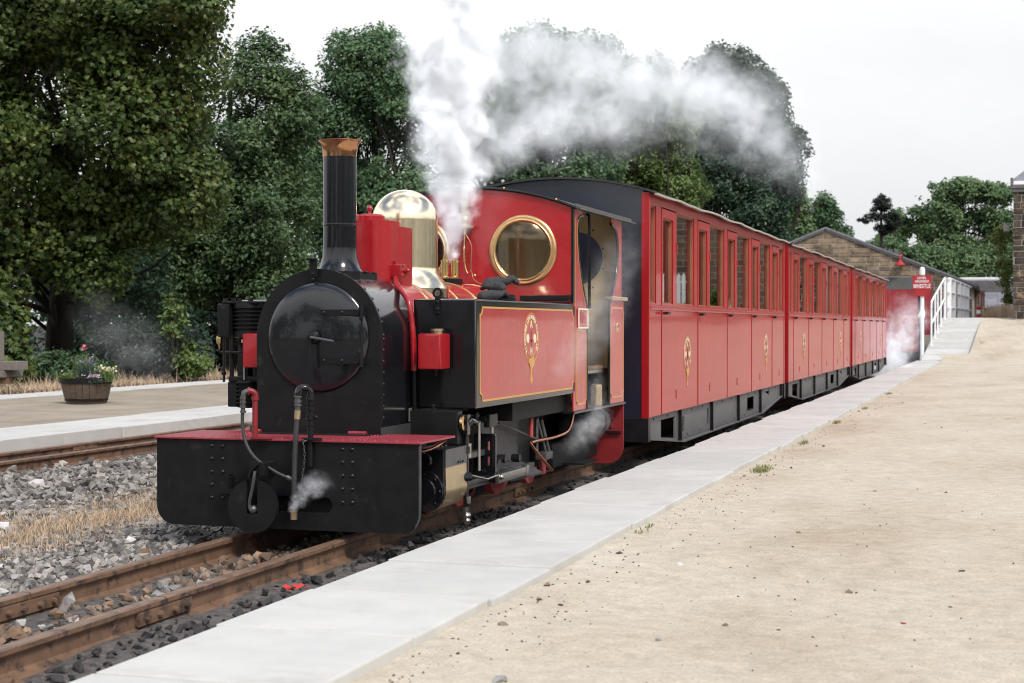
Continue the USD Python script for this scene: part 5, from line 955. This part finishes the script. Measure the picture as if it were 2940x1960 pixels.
tree('oak_tree', 'dense dark oak behind the chimney, between the maple and the taller grey green tree', 'tree', (-11.2, 26.6, -.1),
     [(-10.4, 26, 5.55, .60, .7, .75), (-9.75, 26, 4.75, .5, .8, .95), (-10.7, 26, 4.2, 1.4, 1.3, 1.35), (-10.2, 26, 2.75, 1.3, 1.3, 1.5), (-11.5, 26, 2.1, 1.2, 1.2, 1.2), (-12.9, 26, 1.75, 1.5, 1.2, 1.0), (-9.8, 25.6, 1.2, 1.0, .9, .9), (-11.9, 26, 3.3, 1.2, 1.2, 1.2), (-12.6, 26, 2.7, 1.2, 1.2, .9)], 1150, 95, RL, .06, .115, 'leaf_oak', 102, G, .2, (.25, .45), .40)
tree('ash_tree', 'tall grey green tree rising left of the white steam column', 'tree', (-10.8, 32.6, -.1),
     [(-10.75, 32, 6.7, 1.2, 1.1, 1.0), (-11.4, 32, 5.2, .95, 1., 1.7), (-10.1, 32, 5.4, 1.25, 1.2, 1.7), (-11.4, 32, 3.3, 1., 1., 1.2), (-9.9, 32, 3.6, 1.3, 1.1, 1.3), (-10.6, 32, 2., 1.4, 1., 1.3), (-12.2, 32, 4.4, 1.0, 1., 1.6)], 950, 95, RL, .075, .13, 'leaf_mid', 103, G, .2, (.3, .5), .40)
tree('broad_tree', 'broad tall tree behind the steam, above the cab roof', 'tree', (-11.2, 44.5, -.1),
     [(-12.5, 44, 7.4, 1.9, 1.6, 2.3), (-11., 44, 8.0, 2.2, 1.7, 1.7), (-8.9, 44, 7.5, 2.1, 1.6, 1.6), (-10.4, 44, 5.6, 3.0, 1.7, 1.6), (-10.6, 44, 3.4, 3., 1.6, 1.8), (-13.4, 44, 8.9, 1.3, 1.3, 1.1), (-9.6, 44, 8.9, 2.2, 1.4, .9), (-7.6, 44, 7.2, 1.4, 1.2, 1.2)], 1250, 100, RL, .10, .18, 'leaf_mid', 104, G, .3, (.38, .65), .38)
tree('light_tree', 'lighter yellow green tree standing above the first carriage roof', 'tree', (-8.4, 50.5, -.1),
     [(-8.7, 50, 7.0, 1.8, 1.5, 1.7), (-7.8, 50, 5.4, 1.4, 1.3, 1.6), (-9.8, 50, 5.6, 1.6, 1.4, 1.4), (-8.6, 50, 3.5, 2.0, 1.4, 1.7), (-8.8, 50, 9.0, 1.4, 1.2, 1.0), (-7.4, 50, 7.8, 1.2, 1.2, 1.3)], 900, 100, RL, .09, .155, 'leaf_light', 105, G, .24, (.38, .6), .36)
tree('dark_tree', 'dark blue green tree with ragged right edge behind the drifting steam', 'tree', (-7.3, 62.5, -.1),
     [(-8.1, 62, 10.9, 2., 1.6, 1.2), (-7.1, 62, 9.2, 2.2, 1.7, 1.8), (-5.9, 62, 8.1, 1.15, 1.1, .9), (-8.1, 62, 7., 2.1, 1.7, 1.7), (-6.6, 62, 5.6, 1.6, 1.4, 1.5), (-8.5, 62, 9.6, 1.5, 1.4, 1.4), (-7.2, 62, 3.5, 2., 1.5, 1.8), (-9.2, 62, 7.2, 1.8, 1.4, 2.6), (-6.6, 62, 10.3, 1.2, 1.1, .9), (-5.95, 62, 6.8, .95, .9, .9)], 1050, 100, RL, .11, .2, 'leaf_dark', 106, G, .3, (.42, .7), .42)
tree('fir_tree', 'small pointed tree right of the dark tree, above the second carriage', 'tree', (-4.9, 66.5, -.1),
     [(-4.55, 66, 5.6, .55, .6, 1.2), (-4.7, 66, 4.2, .95, .9, 1.2), (-3.95, 66, 4.4, .5, .5, .8)], 180, 70, RL, .12, .2, 'leaf_mid', 107, G, .14, (.3, .5), .3)
tree('round_tree', 'round mid green tree low between the dark tree and the stone gable', 'tree', (-6.2, 64, -.1),
     [(-6.2, 64, 4.9, 1.1, 1., 1.), (-5.4, 64, 4.5, .9, .9, .9), (-6.4, 64, 3.2, 1.3, 1., 1.3), (-5.7, 64, 5.9, .8, .8, .8), (-6.5, 64, 6.0, .9, .9, 1.)], 340, 70, RL, .12, .2, 'leaf_far', 108, G, .14, (.35, .55), .34)
tree('spreading_tree', 'large spreading tree with sky gaps behind the white railing', 'tree', (.4, 81, .9),
     [(-.65, 80, 6.6, 1.4, 1.2, 1.4), (-1.8, 80, 6.1, 1.0, 1., 1.), (.7, 80, 7.6, 1.6, 1.2, .6), (2.0, 80, 7.4, 1.2, 1., .6), (1.6, 80, 6.0, .9, .9, .8), (2.6, 80, 5.4, .9, 1., 1.4), (.2, 80, 5.9, 1.0, .9, .6), (-.3, 80, 4.6, 2.4, 1.4, .8), (1.6, 80, 4.3, 1.5, 1.2, .8), (-2.3, 80, 6.0, .9, .9, .9), (-2.9, 80, 5.2, .8, .8, .7)], 640, 75, RL, .14, .24, 'leaf_far', 109, None, .25, (.32, .52), .52)
tree('hedge_tree', 'low bushy green trees directly behind the stone shed roof', 'tree', (-1.6, 74, .2),
     [(-2.7, 74, 4.2, 1.5, 1., .9), (-.9, 74, 3.8, 1.6, 1., .9), (.9, 74, 3.6, 1.6, 1., .9), (2.4, 74, 3.6, 1.2, 1., 1.2), (.2, 74, 2.6, 2.8, 1., .9)], 420, 70, RL, .12, .2, 'leaf_far', 110, None, .15, (.35, .6), .42)
_pine = tree('pine_tree', 'dark bare pine top standing left of the spreading tree', 'tree', (-2.75, 72, .1),
     [(-2.75, 72, 6.35, .42, .4, .42), (-3.05, 72, 5.75, .45, .4, .22), (-3.5, 72, 5.62, .25, .2, .1), (-2.7, 72, 5.2, .5, .4, .25), (-2.3, 72, 5.6, .4, .4, .5)], 130, 110, RL, .05, .11, 'leaf_pine', 111, None, .12, (.14, .24), .26, .0, stem=False)
put(_pine, 'trunk', tube([(-2.7, 72, 0), (-2.72, 72, 4), (-2.75, 72, 6.4)], [.16, .1, .03], 8), 'bark')
tree('ivy_bush', 'yellow green creeper hanging beside the left corner of the station building', 'bush', (2.55, 47, 1.0),
     [(2.68, 47, 2.6, .22, .3, .7), (2.72, 47, 1.75, .16, .3, .4), (2.55, 47, 3.3, .3, .3, .4)], 60, 50, RL, .06, .10, 'leaf_vine', 112, None, .012, (.12, .2), .2, .6, stem=False)
Gs = 'shrubs below the trees across the tracks'
tree('shrub', 'dusky grey green shrub in the wisp of steam right of the planter', 'shrub', (-10.0, 21.6, -.08), [(-10.1, 21.5, .55, .75, .6, .5), (-9.4, 21.5, .40, .45, .5, .42), (-10.8, 21.6, .45, .5, .5, .42)], 170, 75, RL, .045, .08, 'leaf_grey', 120, Gs, .03, (.14, .25), .2)
tree('shrub', 'bright green sapling beside the air pump', 'shrub', (-9.35, 21.2, -.08), [(-9.45, 21.2, .95, .20, .25, .45), (-9.15, 21.2, .35, .3, .3, .3)], 42, 45, RL, .06, .10, 'leaf_light', 121, Gs, .03, (.12, .22), .1)
tree('shrub', 'rusty leaved low branches hanging behind the buffer stop', 'shrub', (-11.6, 19.2, -.08), [(-11.3, 19.2, .75, .55, .5, .75), (-11.0, 19.2, .25, .4, .4, .4)], 90, 42, SL, .08, .13, 'leaf_maple', 122, Gs, .03, (.18, .3), .2)
tree('shrub', 'low green weeds left of the planter under the trees', 'shrub', (-11., 21, -.08), [(-10.9, 21, .15, .6, .4, .25), (-11.6, 21, .2, .6, .4, .3)], 70, 50, RL, .05, .09, 'leaf_mid', 123, Gs, .02, (.14, .22), .2)
tree('shrub', 'green bush before the station wall, mirrored beside the picket fence in the carriage windows', 'shrub', (5.9, 39.3, 1.05), [(5.9, 39.3, 1.5, .5, .35, .5), (5.6, 39.3, 1.3, .35, .3, .3)], 70, 60, RL, .05, .09, 'leaf_light', 125, None, .03, (.14, .25), .2)
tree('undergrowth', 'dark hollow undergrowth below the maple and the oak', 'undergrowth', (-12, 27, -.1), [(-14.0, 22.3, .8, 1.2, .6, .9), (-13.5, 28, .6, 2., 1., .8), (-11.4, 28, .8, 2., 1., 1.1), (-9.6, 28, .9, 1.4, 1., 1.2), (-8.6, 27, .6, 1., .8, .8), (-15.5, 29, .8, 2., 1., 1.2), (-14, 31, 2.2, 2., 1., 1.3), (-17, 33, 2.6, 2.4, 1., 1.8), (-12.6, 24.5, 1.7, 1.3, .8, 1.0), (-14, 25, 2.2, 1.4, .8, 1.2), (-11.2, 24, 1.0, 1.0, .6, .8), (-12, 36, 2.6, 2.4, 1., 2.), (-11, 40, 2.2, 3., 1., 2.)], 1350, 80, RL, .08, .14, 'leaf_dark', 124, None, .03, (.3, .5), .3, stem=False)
r = np.random.default_rng(77); PW, NW = [], []
for k in range(330):
    a = math.radians(r.uniform(-172, 62)); R_ = r.uniform(30, 40); hgt = 5.2 + 2.6 * meshkit.noise(np.array([a * 2.2, 3.1, 0]), 4) + 1.2 * math.sin(a * 5)
    c = np.array([2.8 + R_ * math.cos(a), R_ * math.sin(a), hgt * r.uniform(.0, 1) ** .8]); m = 60; q = r.normal(size=(m, 3)) * np.array([1.1, 1.1, .8]); PW.append(c + q); NW.append(q - np.array([math.cos(a), math.sin(a), -.6]))
for k in range(240):
    c = np.array([r.uniform(6, 46), r.uniform(58, 82), 0]); c[2] = 1 + (5.5 + 2.5 * math.sin(c[0] * .7)) * r.uniform() ** .8; m = 60; q = r.normal(size=(m, 3)) * np.array([1.2, 1.2, .9]); PW.append(c + q); NW.append(q + np.array([-.3, -.8, .6]))
top('woodland', leaves(np.vstack(PW), np.vstack(NW), RL, r, .55, .95), 'leaf_dark', 'belt of trees round the yard, mirrored in the paintwork', 'woodland', kind='stuff', smooth=False)
top('garden_wall', box(-40, -11.0, 36, 36.3, -.2, .85), 'lintel', 'grey pink wall glimpsed through the dark trunks behind the planter', 'wall')

# ---------------------------------------------------------------- steam
def steam(name, label, pts, dens, nscale, namt, warp, seed, edge=.55, K=2.7, margin=1.7, stretch=(1, 1, 1), aniso=.25, tear=.75):
    """A cloud along a line of (x, y, z, radius, density): thick on the line, torn by noise towards its rim. K stands in for the light that
    real droplets pass on from one to the next, which the renderer leaves out (it follows one scattering only)."""
    Pt = np.array(pts, float); A, B = Pt[0, :3], Pt[-1, :3]; u, v, w = frame(B - A); Ln = np.linalg.norm(B - A)
    t = (Pt[:, :3] - A) @ u / Ln; ov, ow = (Pt[:, :3] - A) @ v, (Pt[:, :3] - A) @ w; Sc = max(np.abs(ov).max(), np.abs(ow).max(), .05) * 1.05; Rm = Pt[:, 3].max()
    rp1 = [(float(a), (float(b / (2 * Sc) + .5), float(c / (2 * Sc) + .5), float(d / Rm), float(e))) for a, b, c, d, e in zip(t, ov, ow, Pt[:, 3], Pt[:, 4])]
    n = {'g': ('geometry', {}), 'off': ('vector_math', {'math_type': 'subtract', 'vector2': tuple(A)}),
         'ns': ('vector_math', {'math_type': 'add', 'vector2': (seed * 3.7, seed * 1.3, seed * 2.1)}), 'st': ('vector_math', {'math_type': 'multiply', 'vector2': tuple(stretch)}),
         'w1': ('noise_texture', {'scale': nscale * .55, 'detail': 3., 'roughness': .6}), 'w2': ('vector_math', {'math_type': 'subtract', 'vector2': (.5, .5, .5)}), 'w3': ('vector_math', {'math_type': 'scale', 'scale': warp}),
         'q': ('vector_math', {'math_type': 'add'}), 'du': ('vector_math', {'math_type': 'dot_product', 'vector2': tuple(u / Ln)}), 'dv': ('vector_math', {'math_type': 'dot_product', 'vector2': tuple(v)}), 'dw': ('vector_math', {'math_type': 'dot_product', 'vector2': tuple(w)}),
         'rm': ('rgb_ramp', {'ramp': rp1}), 'sp': ('separate_color', {}),
         'av': ('math', {'math_type': 'multiply_add', 'value2': -2 * Sc, 'value3': Sc}), 'aw': ('math', {'math_type': 'multiply_add', 'value2': -2 * Sc, 'value3': Sc}),
         'ev': ('math', {'math_type': 'add'}), 'ew': ('math', {'math_type': 'add'}), 'cv': ('combine_xyz', {}), 'ln': ('vector_math', {'math_type': 'length'}),
         'rr': ('math', {'math_type': 'multiply', 'value2': Rm}), 'dd': ('math', {'math_type': 'divide'}),
         'nn': ('noise_texture', {'scale': nscale, 'detail': 7., 'roughness': .66}), 'na': ('math', {'math_type': 'multiply_add', 'value2': namt, 'value3': 1 - namt * .5}), 'va': ('math', {'math_type': 'subtract'}), 'n3': ('noise_texture', {'scale': nscale * 2.6, 'detail': 5., 'roughness': .62, 'distortion': .4}), 'm3': ('map_range', {'range_type': 'smoothstep', 'from_min': .36, 'from_max': .62, 'to_min': 1 - tear, 'to_max': 1 + tear, 'clamp': True}), 'f3': ('math', {'math_type': 'multiply'}),
         'mr': ('map_range', {'range_type': 'smoothstep', 'from_min': 0., 'from_max': edge, 'to_min': 0., 'to_max': dens, 'clamp': True}), 'fd': ('math', {'math_type': 'multiply'}),
         's1': ('math', {'math_type': 'multiply', 'value2': K}), 's2': ('math', {'math_type': 'multiply', 'value2': 1 - K}), 'pv': ('volume_coefficients', {'anisotropy': aniso})}
    l = [('g.position', 'off.vector1'), ('g.position', 'ns.vector1'), ('ns.vector', 'st.vector1'), ('st.vector', 'w1.vector'), ('st.vector', 'nn.vector'), ('w1.color', 'w2.vector1'), ('w2.vector', 'w3.vector1'), ('off.vector', 'q.vector1'), ('w3.vector', 'q.vector2'),
         ('q.vector', 'du.vector1'), ('q.vector', 'dv.vector1'), ('q.vector', 'dw.vector1'), ('du.value', 'rm.fac'), ('rm.color', 'sp.color'), ('sp.r', 'av.value1'), ('sp.g', 'aw.value1'),
         ('dv.value', 'ev.value1'), ('av.value', 'ev.value2'), ('dw.value', 'ew.value1'), ('aw.value', 'ew.value2'), ('ev.value', 'cv.x'), ('ew.value', 'cv.y'), ('cv.vector', 'ln.vector1'), ('sp.b', 'rr.value1'), ('ln.value', 'dd.value1'), ('rr.value', 'dd.value2'),
         ('nn.fac', 'na.value1'), ('na.value', 'va.value1'), ('dd.value', 'va.value2'), ('va.value', 'mr.value'), ('mr.result', 'fd.value1'), ('rm.alpha', 'fd.value2'), ('st.vector', 'n3.vector'), ('n3.fac', 'm3.value'), ('fd.value', 'f3.value1'), ('m3.result', 'f3.value2'), ('f3.value', 's1.value1'), ('f3.value', 's2.value1'), ('s1.value', 'pv.scatter_coeffs'), ('s2.value', 'pv.absorption_coeffs')]
    mn = name + '_' + str(seed); M[mn] = usdkit.material(stage, L + mn, n, l, volume='pv.volume')
    m = tube(spline(Pt[:, :3], 14), np.interp(np.linspace(0, 1, 14), t, Pt[:, 3]) * margin + warp * .3, 12)
    top(name, m, mn, label, 'steam', kind='stuff', smooth=True)
steam('steam_column', 'thick white column of steam rising from the valves in front of the cab', [(0, 7.60, 1.17, .03, .9), (0, 7.66, 1.30, .065, .9), (.01, 7.66, 1.46, .13, 1.), (-.01, 7.64, 1.64, .20, 1.), (-.02, 7.62, 1.86, .24, 1.), (-.03, 7.60, 2.15, .26, 1.), (-.02, 7.62, 2.38, .26, .95), (.02, 7.66, 2.60, .26, .8), (.05, 7.7, 2.80, .26, .4)], 22., 5., 2.2, .19, 1, 1.5, K=3.7, margin=1.9)
steam('steam_cloud', 'bank of white steam drifting back above the cab and the carriages', [(.0, 7.5, 2.36, .22, .0), (.03, 7.8, 2.36, .30, 1.), (.0, 8.4, 2.40, .36, 1.), (0, 9.6, 2.54, .42, .9), (0, 11.5, 2.76, .47, .75), (0, 14.2, 3.06, .52, .6), (0, 17.3, 3.22, .52, .45), (0, 19.6, 3.12, .45, .32), (0, 23., 2.8, .32, .0)], 0.85, 3.2, 4.2, .46, 2, 1.6, K=2.1, margin=2.3, tear=.95)
steam('steam_wisp', 'thin ragged wisp of steam hanging above the cab roof, below the drifting bank', [(.02, 7.75, 1.62, .08, .0), (.05, 8.1, 1.82, .15, .5), (.0, 8.7, 2.0, .22, .55), (-.02, 9.6, 2.15, .26, .4), (-.02, 11, 2.35, .3, .25), (-.02, 12.5, 2.5, .3, .0)], 1.4, 4., 3.2, .3, 3, 1.3, margin=1.9)
steam('steam_wisp', 'puff of steam leaking from the hose end on the front beam', [(.058, 5.585, .10, .014, .0), (.062, 5.58, .12, .018, .9), (.075, 5.57, .14, .03, 1.), (.11, 5.57, .18, .045, .9), (.16, 5.58, .22, .055, .55), (.23, 5.6, .26, .06, .0)], 9., 15., 2.2, .05, 4, .9, K=2., margin=2.1)
steam('steam_wisp', 'steam curling up in the cab doorway beside the air reservoir', [(.54, 7.95, .16, .07, .0), (.57, 8.15, .26, .10, .8), (.60, 8.28, .36, .12, .7), (.60, 8.31, .48, .08, .5), (.59, 8.33, .60, .06, .35), (.585, 8.36, .80, .06, .0)], 2.4, 9., 2.2, .07, 5, .9, K=2.2, margin=2.1)
steam('steam_wisp', 'faint steam in front of the side tank panel and the cab side', [(.66, 7.3, .6, .10, .3), (.66, 7.8, .78, .16, .5), (.66, 8.2, .95, .17, .4), (.64, 8.6, 1.2, .18, .3), (.62, 9.1, 1.45, .16, .0)], .7, 5., 1.8, .15, 6, .8, margin=1.8)
steam('steam_cloud', 'white steam billowing low behind the last carriage, by the sign post', [(.35, 29.7, -.2, .4, .0), (.5, 29.9, .05, .5, 1.), (.6, 30.2, .30, .5, .6), (.8, 30.6, .65, .5, .32), (.95, 31., 1.0, .45, .18), (1., 31.5, 1.35, .4, .0)], 3.4, 3., 2.4, .3, 7, 1.1, margin=2.1)
steam('steam_wisp', 'blue grey wisp of steam over the shrub across the tracks', [(-9.2, 20.6, .1, .35, .2), (-9.6, 20.4, .45, .55, .5), (-10.1, 20.2, .85, .55, .35), (-10.5, 20.2, 1.4, .5, .0)], .17, 1.6, 1.5, .4, 8, .8, margin=1.8)
steam('steam_wisp', 'thin vapour over the second track left of the smokebox', [(-1.0, 7.5, .25, .12, .2), (-1.2, 8., .33, .18, .4), (-1.5, 8.6, .42, .2, .3), (-1.8, 9.3, .5, .2, .0)], .9, 4., 1.6, .15, 9, .8, margin=1.8)
